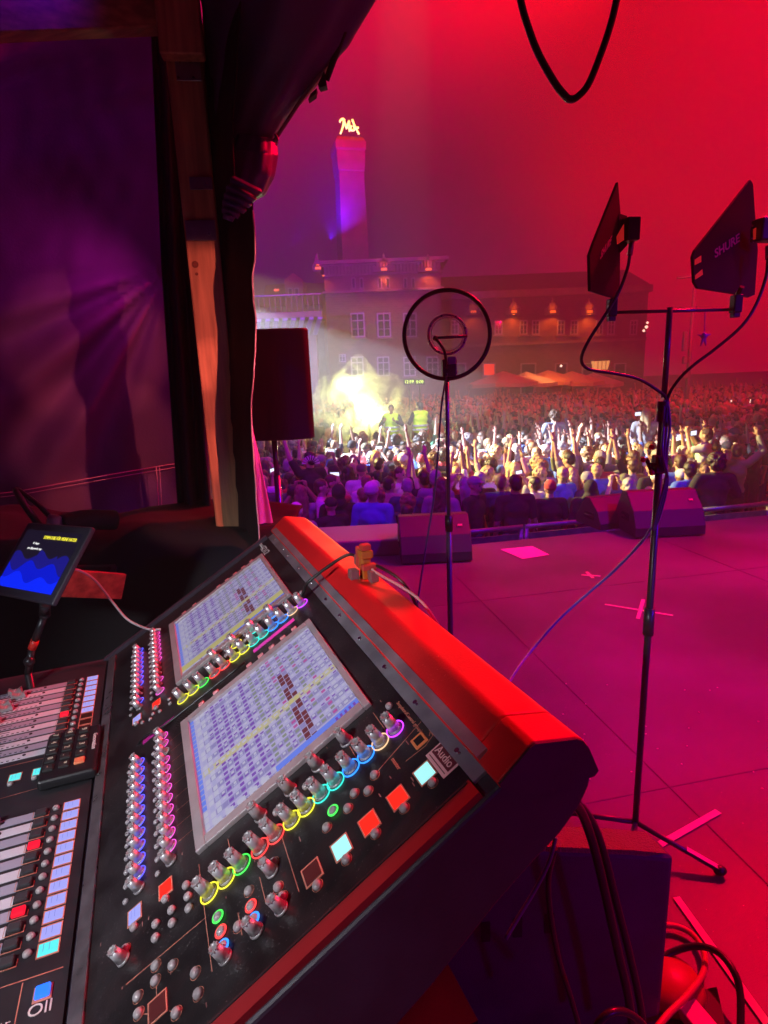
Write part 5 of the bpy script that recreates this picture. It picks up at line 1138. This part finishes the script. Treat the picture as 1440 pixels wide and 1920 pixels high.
def hand(wr, d, palm_n, curl=.35, k=1.0):
    d = d.normalized(); side = d.cross(palm_n).normalized(); pn = side.cross(d).normalized(); out = [('e', wr + d * .045, (.032, .032, .032)), (wr, wr + d * .07, .022, .03)]
    for i, L in enumerate((.062, .074, .070, .055)):
        b0 = wr + d * .080 + side * (.024 - .016 * i); m1 = b0 + (d * math.cos(curl) + pn * math.sin(curl)).normalized() * L * .55; e1 = m1 + (d * math.cos(curl * 2.2) + pn * math.sin(curl * 2.2)).normalized() * L * .5
        out += [(wr + d * .04 + side * (.016 - .011 * i), b0, .010, .0095), (b0, m1, .0092, .0085), (m1, e1, .0085, .0072)]
    t0 = wr + d * .03 + side * .026; t1 = t0 + (side * .7 + d * .6 + pn * .25).normalized() * .034; t2 = t1 + (d * .9 + side * .25).normalized() * .028
    return out + [(t0, t1, .012, .0105), (t1, t2, .0105, .0085)]
def skeleton(arms, lean=0.0, headyaw=0.0, headtilt=0.0, female=False):
    sw = .175 if female else .195; sh = {1: V((sw, 0, 1.425)), -1: V((-sw, 0, 1.425))}
    body = [('e', V((0, 0, .98)), (.165, .115, .13)), ('e', V((0, 0, 1.12)), (.145 if female else .155, .10, .16)), ('e', V((0, .005, 1.30)), (.165 if female else .18, .115, .165)), (V((-sw, 0, 1.43)), V((sw, 0, 1.43)), .058, .058), (V((0, 0, 1.40)), V((0, .012, 1.55)), .062, .054)]
    Mh = Matrix.Rotation(headyaw, 4, 'Z') @ Matrix.Rotation(headtilt, 4, 'X'); H0 = V((0, .01, 1.55))
    def h(x, y, z): return H0 + (Mh @ V((x, y, z)))
    rot = Mh.to_3x3()
    head = [('e', h(0, 0, .095), (.076, .094, .098), rot), ('e', h(0, .025, .045), (.060, .070, .072), rot), ('e', h(0, .072, .010), (.026, .020, .018), rot), ('e', h(0, .094, .055), (.013, .020, .020), rot), ('e', h(0, .080, .098), (.045, .016, .010), rot),
            ('e', h(.077, -.005, .065), (.010, .018, .028), rot), ('e', h(-.077, -.005, .065), (.010, .018, .028), rot), ('e', h(0, .082, .026), (.022, .010, .007), rot)]
    limbs = []; sleeves = []
    for sd in (1, -1):
        el, wr, hd, pn, cu_ = arms[sd]; s0 = sh[sd]; limbs += [(s0, el, .050, .040), (el, wr, .038, .026)] + hand(wr, hd, pn, cu_); sleeves.append((s0, el, wr))
    legs = []
    for sd in (1, -1):
        legs += [(V((.09 * sd, 0, .94)), V((.105 * sd, .01, .50)), .088, .058), (V((.105 * sd, .01, .50)), V((.12 * sd, -.02, .09)), .055, .038), (V((.12 * sd, -.02, .06)), V((.13 * sd, .13, .035)), .045, .035)]
    return body, head, limbs, sleeves, legs, h, rot
def arm_down(sd): return (V((.25 * sd, -.02, 1.13)), V((.24 * sd, .07, .90)), V((0, .15, -1)), V((-sd, 0, 0)), .4)
def arm_up(sd, out=.12, fw=.05): return (V(((.22 + out * .6) * sd, fw, 1.68)), V(((.20 + out) * sd, fw + .04, 1.93)), V((.1 * sd, .1, 1)), V((0, 1, 0)), .25)
def arm_phone(sd): return (V((.25 * sd, .16, 1.42)), V((.07 * sd, .26, 1.66)), V((-.15 * sd, .1, 1)), V((-sd, .2, 0)), .9)
def arm_bent(sd): return (V((.30 * sd, .02, 1.20)), V((.16 * sd, .24, 1.32)), V((-.6 * sd, .6, .4)), V((0, 0, 1)), .8)
def arm_wide(sd): return (V((.42 * sd, .03, 1.62)), V((.34 * sd, .08, 1.86)), V((-.3 * sd, .1, 1)), V((0, 1, 0)), .3)
POSES = {'stand': (arm_down(1), arm_down(-1)), 'up2': (arm_up(1), arm_up(-1)), 'up1': (arm_up(1, .05, .12), arm_down(-1)), 'upl': (arm_down(1), arm_up(-1, .16, .0)), 'phone': (arm_phone(1), arm_phone(-1)), 'wide': (arm_wide(1), arm_wide(-1)), 'bent': (arm_bent(1), arm_bent(-1)), 'clap': (arm_up(1, -.08, .12), arm_up(-1, -.08, .12))}
def make_proto(pose, female=False, yaw=0.0, tilt=0.0, vox=.0095, long_sleeve=False, hood=False):
    a1, a2 = POSES[pose]; body, head, limbs, sl, legs, h, rot = skeleton({1: a1, -1: a2}, 0, yaw, tilt, female)
    D_ = {}
    D_['body'] = blob('person', body + head + limbs + legs, vox, 2)
    sc = [('e', V((0, 0, 1.02)), (.178, .13, .16)), ('e', V((0, 0, 1.14)), (.168 if female else .178, .122, .17)), ('e', V((0, .005, 1.30)), (.184 if female else .198, .132, .17)), (V((-.17 if female else -.19, 0, 1.425)), V((.17 if female else .19, 0, 1.425)), .070, .070), (V((0, 0, 1.42)), V((0, .008, 1.475)), .080, .066)]
    for s0, el, wr in sl:
        if long_sleeve: sc += [(s0, el, .066, .056), (el, el + (wr - el) * .88, .054, .042)]
        else: sc += [(s0, s0 + (el - s0) * .75, .066, .058)]
    if hood: sc += [('e', h(0, -.02, .09), (.098, .112, .118), rot), ('e', V((0, -.03, 1.50)), (.11, .10, .09))]
    sh_ = blob('shirt', sc, .013, 2)
    for v in sh_.vertices:
        f = max(0, min(1, (1.42 - v.co.z) * 5)); v.co += v.normal * f * (.010 * math.sin(v.co.x * 38 + v.co.z * 22 + 2 * v.co.y) * .6 + .012 * mnoise.noise(v.co * 9))
    D_['shirt'] = sh_
    tr = [('e', V((0, 0, .98)), (.175, .125, .13))]
    for sd in (1, -1): tr += [(V((.09 * sd, 0, .94)), V((.105 * sd, .01, .50)), .098, .07), (V((.105 * sd, .01, .50)), V((.12 * sd, -.02, .10)), .067, .055)]
    D_['trousers'] = blob('trousers', tr, .018, 2, dec=.5)
    D_['short'] = blob('hair', [('e', h(0, -.012, .112), (.084, .098, .092), rot), ('e', h(0, -.045, .07), (.074, .066, .085), rot)], .012, 1, .012)
    D_['long'] = blob('hair', [('e', h(0, -.012, .108), (.088, .100, .098), rot), ('e', h(0, -.055, .05), (.084, .066, .11), rot), (h(.03, -.06, .03), V((.04, -.10, 1.30)), .07, .045), (h(-.03, -.06, .03), V((-.045, -.10, 1.32)), .07, .04)], .012, 1, .016)
    D_['bun'] = blob('hair', [('e', h(0, -.012, .112), (.083, .096, .092), rot), ('e', h(0, -.04, .07), (.072, .064, .08), rot), ('e', h(0, -.09, .16), (.038, .038, .036), rot)], .012, 1, .008)
    D_['curly'] = blob('hair', [('e', h(0, -.02, .11), (.112, .118, .115), rot), ('e', h(0, -.05, .05), (.10, .08, .09), rot)], .013, 0, .035)
    D_['cap'] = blob('cap', [('e', h(0, -.008, .122), (.088, .102, .080), rot), ('e', h(0, .10, .125), (.062, .055, .008), rot)], .011, 1)
    D_['beanie'] = blob('beanie', [('e', h(0, -.010, .125), (.089, .104, .095), rot), ('e', h(0, -.012, .10), (.092, .106, .03), rot)], .011, 1)
    b = MB()
    for sx in (-1, 1):
        b.sph(h(.030 * sx, .0865, .075), .010, 1)
    D_['eyes'] = b.mesh('eyes', []); b = MB(); b.sph(h(0, .0925, .026), 1, 1, (.017, .005, .004), rot); D_['mouth'] = b.mesh('mouth', [])
    D_['hd'] = [tuple(h(0, 0, .1))]; D_['h'] = h
    return D_
PROTO = {k: make_proto(*a) for k, a in {
    'stand': ('stand',), 'standf': ('stand', True, .3), 'standl': ('stand', False, -.35, 0.1, .0095, True), 'hood': ('stand', False, 0.1, 0, .0095, True, True), 'up2': ('up2',), 'up2f': ('up2', True, .2, .1), 'up1': ('up1', False, -.2), 'upl': ('upl', True, .3),
    'phone': ('phone', False, 0, .1), 'phonef': ('phone', True, 0, .1), 'wide': ('wide', False, 0, .1, .0095, True), 'bent': ('bent', False, .3, -.1, .0095, True), 'clap': ('clap', False, 0.0, .05)}.items()}
SKIN = [mat('skin_a', (.58, .36, .26), .55), mat('skin_b', (.50, .30, .21), .55), mat('skin_c', (.30, .17, .11), .55)]
HAIR = {'black': mat('hair_black', (.02, .016, .015), .5), 'brown': mat('hair_brown', (.09, .05, .03), .5), 'light brown': mat('hair_light', (.22, .14, .07), .5), 'blond': mat('hair_blond', (.50, .37, .17), .5), 'grey': mat('hair_grey', (.32, .31, .30), .5), 'red': mat('hair_red', (.28, .08, .03), .5)}
CLO = {'black': (.018, .018, .02), 'charcoal': (.06, .06, .07), 'navy': (.03, .04, .12), 'white': (.72, .72, .70), 'grey': (.28, .28, .29), 'red': (.42, .04, .05), 'green': (.08, .26, .14), 'blue': (.08, .18, .60), 'beige': (.48, .40, .30), 'pink': (.55, .25, .32), 'olive': (.16, .17, .09), 'pale blue': (.35, .48, .65)}
CLO = {k: mat('cloth_' + k.replace(' ', '_'), v, .85, bump=.15, bscale=40) for k, v in CLO.items()}
TRO = [mat('denim', (.05, .07, .14), .85), mat('trouser_black', (.02, .02, .022), .85)]
mEye = mat('eye', (.05, .04, .04), .2); mMouth = mat('lips', (.30, .08, .07), .5)
def objm(o, m):
    if not o.data.materials: o.data.materials.append(None)
    o.material_slots[0].link = 'OBJECT'; o.material_slots[0].material = m
def person(loc, yaw, proto, hair, haircol, shirt, skin, label, group=None, sc=1.0, face=False, hatcol=None, name='person'):
    P = PROTO[proto]; o = link(name, P['body']); objm(o, SKIN[skin]); o.location = loc; o.rotation_euler = (0, 0, yaw); o.scale = (sc, sc, sc)
    tag(o, label, 'person', group)
    c = link('shirt', P['shirt'], o); objm(c, CLO[shirt]); c = link('trousers', P['trousers'], o); objm(c, TRO[0 if (sc * 997) % 2 > 1 else 1])
    if hair and proto != 'hood':
        c = link('cap' if hair == 'cap' else 'beanie' if hair == 'beanie' else 'hair', P[hair], o); objm(c, CLO[hatcol] if hair in ('cap', 'beanie') else HAIR[haircol])
    if face: c = link('eyes', P['eyes'], o); objm(c, mEye); c = link('mouth', P['mouth'], o); objm(c, mMouth)
    return o
ORD = 'first second third fourth fifth sixth seventh eighth ninth tenth eleventh twelfth thirteenth fourteenth fifteenth sixteenth seventeenth eighteenth nineteenth twentieth'.split() + ['twenty-' + x for x in 'first second third fourth fifth sixth seventh eighth ninth'.split()] + ['thirtieth'] + ['thirty-' + x for x in 'first second third fourth fifth sixth seventh eighth ninth'.split()]
HN = {'short': 'short-haired', 'long': 'long-haired', 'bun': 'hair tied in a bun', 'curly': 'curly-haired', 'cap': 'capped', 'beanie': 'beanie-wearing'}
PN = {'stand': '', 'standf': '', 'standl': '', 'hood': 'hooded', 'up2': 'with both arms raised', 'up2f': 'with both arms raised', 'up1': 'with one arm raised', 'upl': 'with one arm raised', 'phone': 'holding hands at face height', 'phonef': 'holding hands at face height', 'wide': 'with arms spread high', 'bent': 'with bent arms', 'clap': 'clapping overhead'}
FOC = Vector((1.0, 17.0, 0))
def xline(px, Y): return at(px, 780, Y).x
mPhB = mat('phone_body', (.02, .02, .025), .3); mPhS = E_('phone_screen', (.75, .8, 1.0), 1.6)
def phone(loc, yaw, label, lit=True):
    o = thing('smartphone', label, 'phone', 'phones held up in the crowd'); ax = (V((math.cos(yaw), math.sin(yaw), 0)), V((-math.sin(yaw), math.cos(yaw), 0)), Zu)
    b = MB(); b.bev(loc, .15, .01, .075, ax, .003, 1); b.build('case', mPhB, o); b = MB(); b.cbox(V(loc) - ax[1] * .0062, .138, .0012, .066, ax); b.build('screen', mPhS if lit else mPhB, o)
rnd = random.Random(21)
RES = [(540, 610, 7.6, 9.6)]     # kept free for the figures set by hand
count = 0; MAXP = 285; Yrow = 7.35; rown = 0; far = []
while Yrow < 40:
    d0 = .50 if Yrow < 15 else (.60 if Yrow < 22 else .8)
    xa_, xb_ = xline(462, Yrow), xline(1475, Yrow); col = 0; x = xa_ + rnd.uniform(0, .3)
    while x < xb_:
        Yp_ = Yrow + .2 * x * max(0, 1 - (Yrow - 7.35) / 6) + rnd.uniform(-.15, .15); px = 720 + 1100 * x / Yp_
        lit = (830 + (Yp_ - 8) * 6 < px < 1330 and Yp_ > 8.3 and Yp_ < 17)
        hid = Yp_ > 14.5 and Yp_ < 21 and px < 835     # the platform and the smoke
        if not hid:
            r = rnd.random()
            ups = .07 if Yp_ < 9 else (.22 if lit else .14)
            if r < ups: pr = rnd.choice(['up2', 'up2f', 'up1', 'upl', 'wide', 'clap', 'up1', 'upl'])
            elif r < ups + .14: pr = rnd.choice(['phone', 'phonef', 'bent'])
            else: pr = rnd.choice(['stand', 'standf', 'stand', 'standl', 'hood' if Yp_ < 11 and rnd.random() < .4 else 'standl'])
            fem = pr in ('standf', 'up2f', 'upl', 'phonef')
            hr = rnd.choice(['long', 'long', 'bun', 'curly'] if fem else ['short', 'short', 'short', 'cap', 'beanie', 'short', 'curly'])
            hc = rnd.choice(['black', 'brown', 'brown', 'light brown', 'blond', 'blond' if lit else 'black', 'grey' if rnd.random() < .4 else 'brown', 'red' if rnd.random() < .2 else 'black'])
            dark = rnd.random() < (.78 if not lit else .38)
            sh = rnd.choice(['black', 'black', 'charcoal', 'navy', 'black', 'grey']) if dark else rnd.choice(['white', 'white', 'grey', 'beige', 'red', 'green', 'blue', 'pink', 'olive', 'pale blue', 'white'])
            hatc = rnd.choice(['black', 'navy', 'white', 'grey', 'red', 'olive'])
            sk = rnd.choice([0, 0, 1, 1, 2]); sc = rnd.uniform(.93, 1.06)
            yw = math.atan2(FOC.y - Yp_, FOC.x - x) - math.pi / 2 + rnd.gauss(0, .35)
            if rnd.random() < .10: yw += rnd.choice([1.6, -1.6, 2.6])
            if count < MAXP:
                h1 = ('%s-haired' % hc if hr not in ('cap', 'beanie') else HN[hr]) if pr != 'hood' else 'hooded'
                if hr in ('long', 'curly', 'bun') and pr != 'hood': h1 = {'long': 'long', 'curly': 'curly', 'bun': 'bunned'}[hr] + ' ' + h1
                ptx = PN[pr] if pr != 'hood' else ''
                ptx = {'with both arms raised': 'arms up', 'with one arm raised': 'one arm up', 'holding hands at face height': 'hands at face', 'with arms spread high': 'arms spread', 'with bent arms': 'arms bent', 'clapping overhead': 'hands overhead'}.get(ptx, '')
                lab = 'person, %s, %s top%s, %s from left in crowd row %s' % (h1, sh, ', ' + ptx if ptx else '', ORD[col], ORD[rown])
                face = abs((yw + math.pi) % (2 * math.pi) - math.pi) > 1.2
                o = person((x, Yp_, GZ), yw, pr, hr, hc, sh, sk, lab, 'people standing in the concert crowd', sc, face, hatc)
                count += 1; col += 1
                if pr in ('phone', 'phonef') and rnd.random() < .5 and Yp_ < 16:
                    q = Matrix.Rotation(yw, 3, 'Z') @ V((0, .30, 1.77)) * sc; phone(V((x, Yp_, GZ)) + q, yw, 'lit phone held up by the ' + ORD[col - 1] + ' person from left in crowd row ' + ORD[rown])
            else: far.append((x, Yp_, yw, pr, rnd.random(), rnd.random(), rnd.random(), sc))
        x += d0 * rnd.uniform(.78, 1.15)
    Yrow += d0 * (.92 if Yrow < 14 else 1.0); rown = min(rown + 1, len(ORD) - 1)
# the far crowd reads as one mass
b = bmesh.new(); fm = [SKIN[0], HAIR['black'], HAIR['brown'], HAIR['blond'], CLO['black'], CLO['charcoal'], CLO['white'], CLO['grey'], CLO['navy'], CLO['red'], CLO['pale blue']]
lo = {}
def lowfig(pr, lod):
    if (pr, lod) in lo: return lo[(pr, lod)]
    out = []
    for part, vx in (('body', 0), ('shirt', 1), ('short' if pr[-1] != 'f' else 'long', 2)):
        o = bpy.data.objects.new('t', PROTO[pr][part]); COL.objects.link(o); m = o.modifiers.new('d', 'DECIMATE'); m.ratio = (.05 if part == 'body' else (.06 if part == 'shirt' else .16)) * lod; me = evmesh(o); bpy.data.objects.remove(o)
        out.append(([v.co.copy() for v in me.vertices], [tuple(p.vertices) for p in me.polygons], vx)); bpy.data.meshes.remove(me)
    lo[(pr, lod)] = out; return out
Vs, Fs, Ms = [], [], []
for (x, y, yw, pr, r1, r2, r3, sc) in far:
    M = Matrix.Translation((x, y, GZ)) @ Matrix.Rotation(yw, 4, 'Z') @ Matrix.Scale(sc, 4)
    for vs, fs, k in lowfig(pr, 1.0 if y < 18 else .4):
        base = len(Vs); Vs += [M @ v for v in vs]; Fs += [tuple(base + i for i in f) for f in fs]; mi = 0 if k == 0 else (4 + int(r1 * 6.99) if k == 1 else 1 + int(r2 * 2.99)); Ms += [mi] * len(fs)
me = bpy.data.meshes.new('far_crowd'); me.from_pydata(Vs, [], Fs)
for m in fm: me.materials.append(m)
me.polygons.foreach_set('material_index', Ms); me.polygons.foreach_set('use_smooth', [True] * len(Fs)); me.update()
tag(link('far_crowd', me), kind='stuff')
# figures set by hand
def px_person(x, y, Y, h, **k):      # head top seen at pixel x,y at distance Y, standing height h
    p = at(x, y, Y); return (p.x, Y, p.z - h)
person(px_person(580, 843, 8.6, 1.77), .5, 'upl', 'short', 'black', 'black', 0, 'person in black shirt with white print riding above the crowd left', face=False)
em = at(585, 868, 8.6); o = thing('shirt_emblem', 'white fan shaped print on the back of the black shirt at left', 'print'); 
b = MB()
for k in range(9):
    t = math.pi * (k + .5) / 9; c = V((em.x, em.y - .155, em.z)); b.prism([c + V((math.cos(t) * .05, 0, math.sin(t) * .05)), c + V((math.cos(t - .1) * .13, 0, math.sin(t - .1) * .13)), c + V((math.cos(t + .1) * .13, 0, math.sin(t + .1) * .13))], (0, .02, 0))
b.build('print_rays', CLO['white'], o)
person(px_person(1213, 766, 11.6, 1.74), -.5, 'up1', 'long', 'blond', 'grey', 0, 'blond long-haired person riding high above the crowd beside the stand pole, one arm up'); phone(at(1196, 776, 11.4), .3, 'lit phone raised by the blond person above the crowd')
person(px_person(1040, 770, 12.8, 1.74), .2, 'bent', 'curly', 'brown', 'pale blue', 0, 'small person in pale shirt riding above the crowd under the wing building')
person(px_person(1325, 800, 9.3, 1.76), .9, 'phone', 'short', 'brown', 'white', 0, 'person in white shirt raised above the right crowd filming with a phone'); phone(at(1300, 812, 9.0), .5, 'white lit phone held by the raised person in white shirt')
person(px_person(762, 944, 7.1, 1.76), 0.0, 'stand', 'short', 'black', 'blue', 1, 'person in bright blue shirt seen from behind left of the wedge', sc=1.0)
person(px_person(600, 896, 7.9, 1.76), -1.5, 'stand', 'short', 'brown', 'white', 0, 'bearded person in white shirt looking right near the front left', face=True)
person(px_person(1295, 868, 7.6, 1.72), .2, 'standl', 'short', 'black', 'blue', 1, 'person in blue hooded jacket near the right barrier')
person(px_person(1345, 842, 7.4, 1.80), -.1, 'bent', 'curly', 'black', 'black', 1, 'person in black with large curly hair at the right barrier')
# platform, guards, smoke
pl = thing('low_platform', 'low dark round platform island rising above the crowd behind the smoke', 'platform'); pc_ = at(745, 812, 17.0)
b = MB(); b.lathe((pc_.x - .3, 17.4, GZ), Zu, [(2.3, 0), (2.3, .95), (2.15, 1.0), (.01, 1.0)], 30); b.build('deck', mat('platform_dark', (.08, .06, .06), .6), pl)
b = MB(); b.tube([(pc_.x - .3 + 2.3 * math.cos(t / 12 * 6.283), 17.4 + 2.3 * math.sin(t / 12 * 6.283), GZ + 1.0) for t in range(12)], .05, 6, 3, True); b.build('rim', mFrame, pl)
mHV = mat('hi_vis_yellow', (.50, .80, .04), .6, emit=(.3, .6, .02), es=.10); mRef = mat('reflective_band', (.55, .60, .75), .25, .3)  # slight glow put into the vest colour to brighten it
def guard(x, y, Y, yaw, pr, label):
    loc = px_person(x, y, Y, 1.77); o = person(loc, yaw, pr, 'short', 'black', 'black', 2, label, 'security guards in yellow vests')
    vb = blob('vest', [('e', V((0, 0, 1.02)), (.205, .157, .14)), ('e', V((0, 0, 1.15)), (.208, .155, .17)), ('e', V((0, .005, 1.30)), (.218, .162, .175)), (V((-.14, 0, 1.43)), V((.14, 0, 1.43)), .092, .092)], .014, 2)
    c = link('vest', vb, o); objm(c, mHV); b = MB()
    for z in (1.02, 1.12): 
        n = 28; rx, ry = .226, .172; A_ = [[V((rx * math.cos(6.283 * i / n), ry * math.sin(6.283 * i / n), z + dz)) for i in range(n + 1)] for dz in (0, .045)]; b.grid(A_)
    d = b.build('reflective_band', mRef, c, fix=False); return o
guard(733, 757, 16.2, 2.9, 'bent', 'security guard in yellow vest facing the stage, left of the two'); guard(787, 751, 15.4, .4, 'bent', 'security guard in yellow vest with blue bands, right of the two')
# clock like displays behind the guards
for (x, t) in ((767, '12:59'), (787, '0:00')):
    o = thing('led_clock', 'small green lit number display hanging %s behind the guards' % ('left' if x < 780 else 'right'), 'display'); c = at(x, 716, 24); b = MB(); b.bev(c + V((0, .06, 0)), .42, .08, .22, None, .01, 1); b.build('housing', mBlkM, o)
    text('digits', t, .17, c + V((0, .012, 0)), (1, 0, 0), Zu, E_('led_yellow_green', (.75, 1, .15), 2.4), o)
    b = MB(); b.cyl(c + V((0, .08, 0)), V((c.x, 24.08, GZ)), .03, n=6); b.build('post', mBlkM, o)
# barrier
bar0 = Vector((0, edgeY(0) + 1.35, 0)); grp = 'crowd barrier panels along the stage'
for k in range(-1, 6):
    o = thing('crowd_barrier', 'metal crowd barrier panel, %s from the left along the stage front' % ORD[k + 1], 'barrier'); p0 = bar0 + edir * (k * 1.15 - .6); p1 = p0 + edir * 1.12; zt_ = -.26
    mB = mat('barrier_metal', (.26, .25, .28), .4, .6, var=.2, vscale=12)
    b = MB(); b.cyl(p0 + Zu * zt_, p1 + Zu * zt_, .03, n=10); b.build('top_rail', mB, o)
    b = MB(); b.box(p0 + edir * .05 + Zu * (GZ + .02), edir * 1.02, eper * .02, Zu * (zt_ - GZ - .10)); b.build('panel', mB, o)
    for q in (p0 + edir * .02, p1 - edir * .02): b = MB(); b.cyl(q + Zu * GZ, q + Zu * zt_, .028, n=8); b.cyl(q + Zu * (zt_ - .1), q - eper * .7 + Zu * (GZ + .02), .02, n=8); b.build('upright', mB, o)
# flare smoke
def volmat(name, dens, col, nsc, emit=None, es=0.0, an=.2, lo_=.38, hi=.62):
    m = bpy.data.materials.new(name); m.use_nodes = True; nt = m.node_tree; nt.nodes.remove(nt.nodes['Principled BSDF']); v = nt.nodes.new('ShaderNodeVolumePrincipled'); nt.links.new(v.outputs[0], nt.nodes['Material Output'].inputs['Volume'])
    v.inputs['Color'].default_value = (*col, 1); v.inputs['Anisotropy'].default_value = an
    if nsc:
        tc = nt.nodes.new('ShaderNodeTexCoord'); n = nt.nodes.new('ShaderNodeTexNoise'); n.inputs['Scale'].default_value = nsc; n.inputs['Detail'].default_value = 8; n.inputs['Roughness'].default_value = .68; n.inputs['Distortion'].default_value = 1.1
        nt.links.new(tc.outputs['Object'], n.inputs['Vector']); mr = nt.nodes.new('ShaderNodeMapRange'); mr.inputs[1].default_value = lo_; mr.inputs[2].default_value = hi; mr.inputs[3].default_value = 0; mr.inputs[4].default_value = dens; nt.links.new(n.outputs['Fac'], mr.inputs[0]); nt.links.new(mr.outputs[0], v.inputs['Density'])
    else: v.inputs['Density'].default_value = dens
    return m
sc0 = at(672, 800, 18.6); rnd = random.Random(4)
def puff(pts, name, m, vox=.16):
    me = blob(name, [('e', V(p), (r * 1.3, r * 1.05, r * zz * 1.3)) for p, r, zz in pts], vox, 3)
    for v in me.vertices: v.co += v.normal * (.20 * mnoise.noise(v.co * 1.3) + .12 * mnoise.noise(v.co * 3.1))
    me.transform(Matrix.Translation(-sc0)); o = link(name, me); o.location = sc0; me.materials.clear(); me.materials.append(m); return o
def A(x, y, Y=18.6): return tuple(at(x, y, Y))
sm = puff([(A(672, 700), .42, 1.2), (A(662, 725), .55, 1.1), (A(690, 745), .75, 1), (A(640, 755), .80, 1), (A(615, 775), .65, 1), (A(720, 765), .85, 1), (A(670, 785), 1.0, .7), (A(750, 780), .6, .8), (A(640, 800), .8, .6), (A(710, 800), .8, .6)], 'flare_smoke', volmat('smoke_volume', 3.0, (.98, .96, .80), 1.5, lo_=.47, hi=.72))
tag(sm, kind='stuff')
spot('flare_light', tuple(at(676, 760, 18.2)), None, 220, (.94, 1.0, .34), 0, kind='POINT', rad=.10)
spot('flare_light', tuple(at(655, 722, 18.4)), None, 190, (.94, 1.0, .36), 0, kind='POINT', rad=.10)
spot('flare_light', tuple(at(700, 782, 17.9)), None, 190, (.94, 1.0, .36), 0, kind='POINT', rad=.10)
ds = puff([(A(x, y, Y), r, zz) for x, y, Y, r, zz in ((470, 595, 13.2, .7, .7), (540, 640, 13.1, .85, .8), (610, 665, 13.0, .95, .8), (680, 690, 13.0, 1.0, .8), (760, 715, 12.9, 1.0, .7), (840, 735, 12.8, .9, .7), (560, 700, 13.0, 1.0, .8), (650, 745, 12.9, 1.1, .6), (740, 760, 12.9, 1.0, .5))], 'drifting_smoke', volmat('drift_volume', .040, (.97, .97, 1.0), .8, lo_=.20, hi=.70), .2)
tag(ds, kind='stuff')
# thin haze over the whole place
b = MB(); b.box((-50, -12, GZ - 1.0), (100, 0, 0), (0, 96, 0), (0, 0, 34)); hz = b.build('haze', volmat('haze_volume', .0098, (.95, .95, .95), None, an=.35)); tag(hz, kind='stuff')
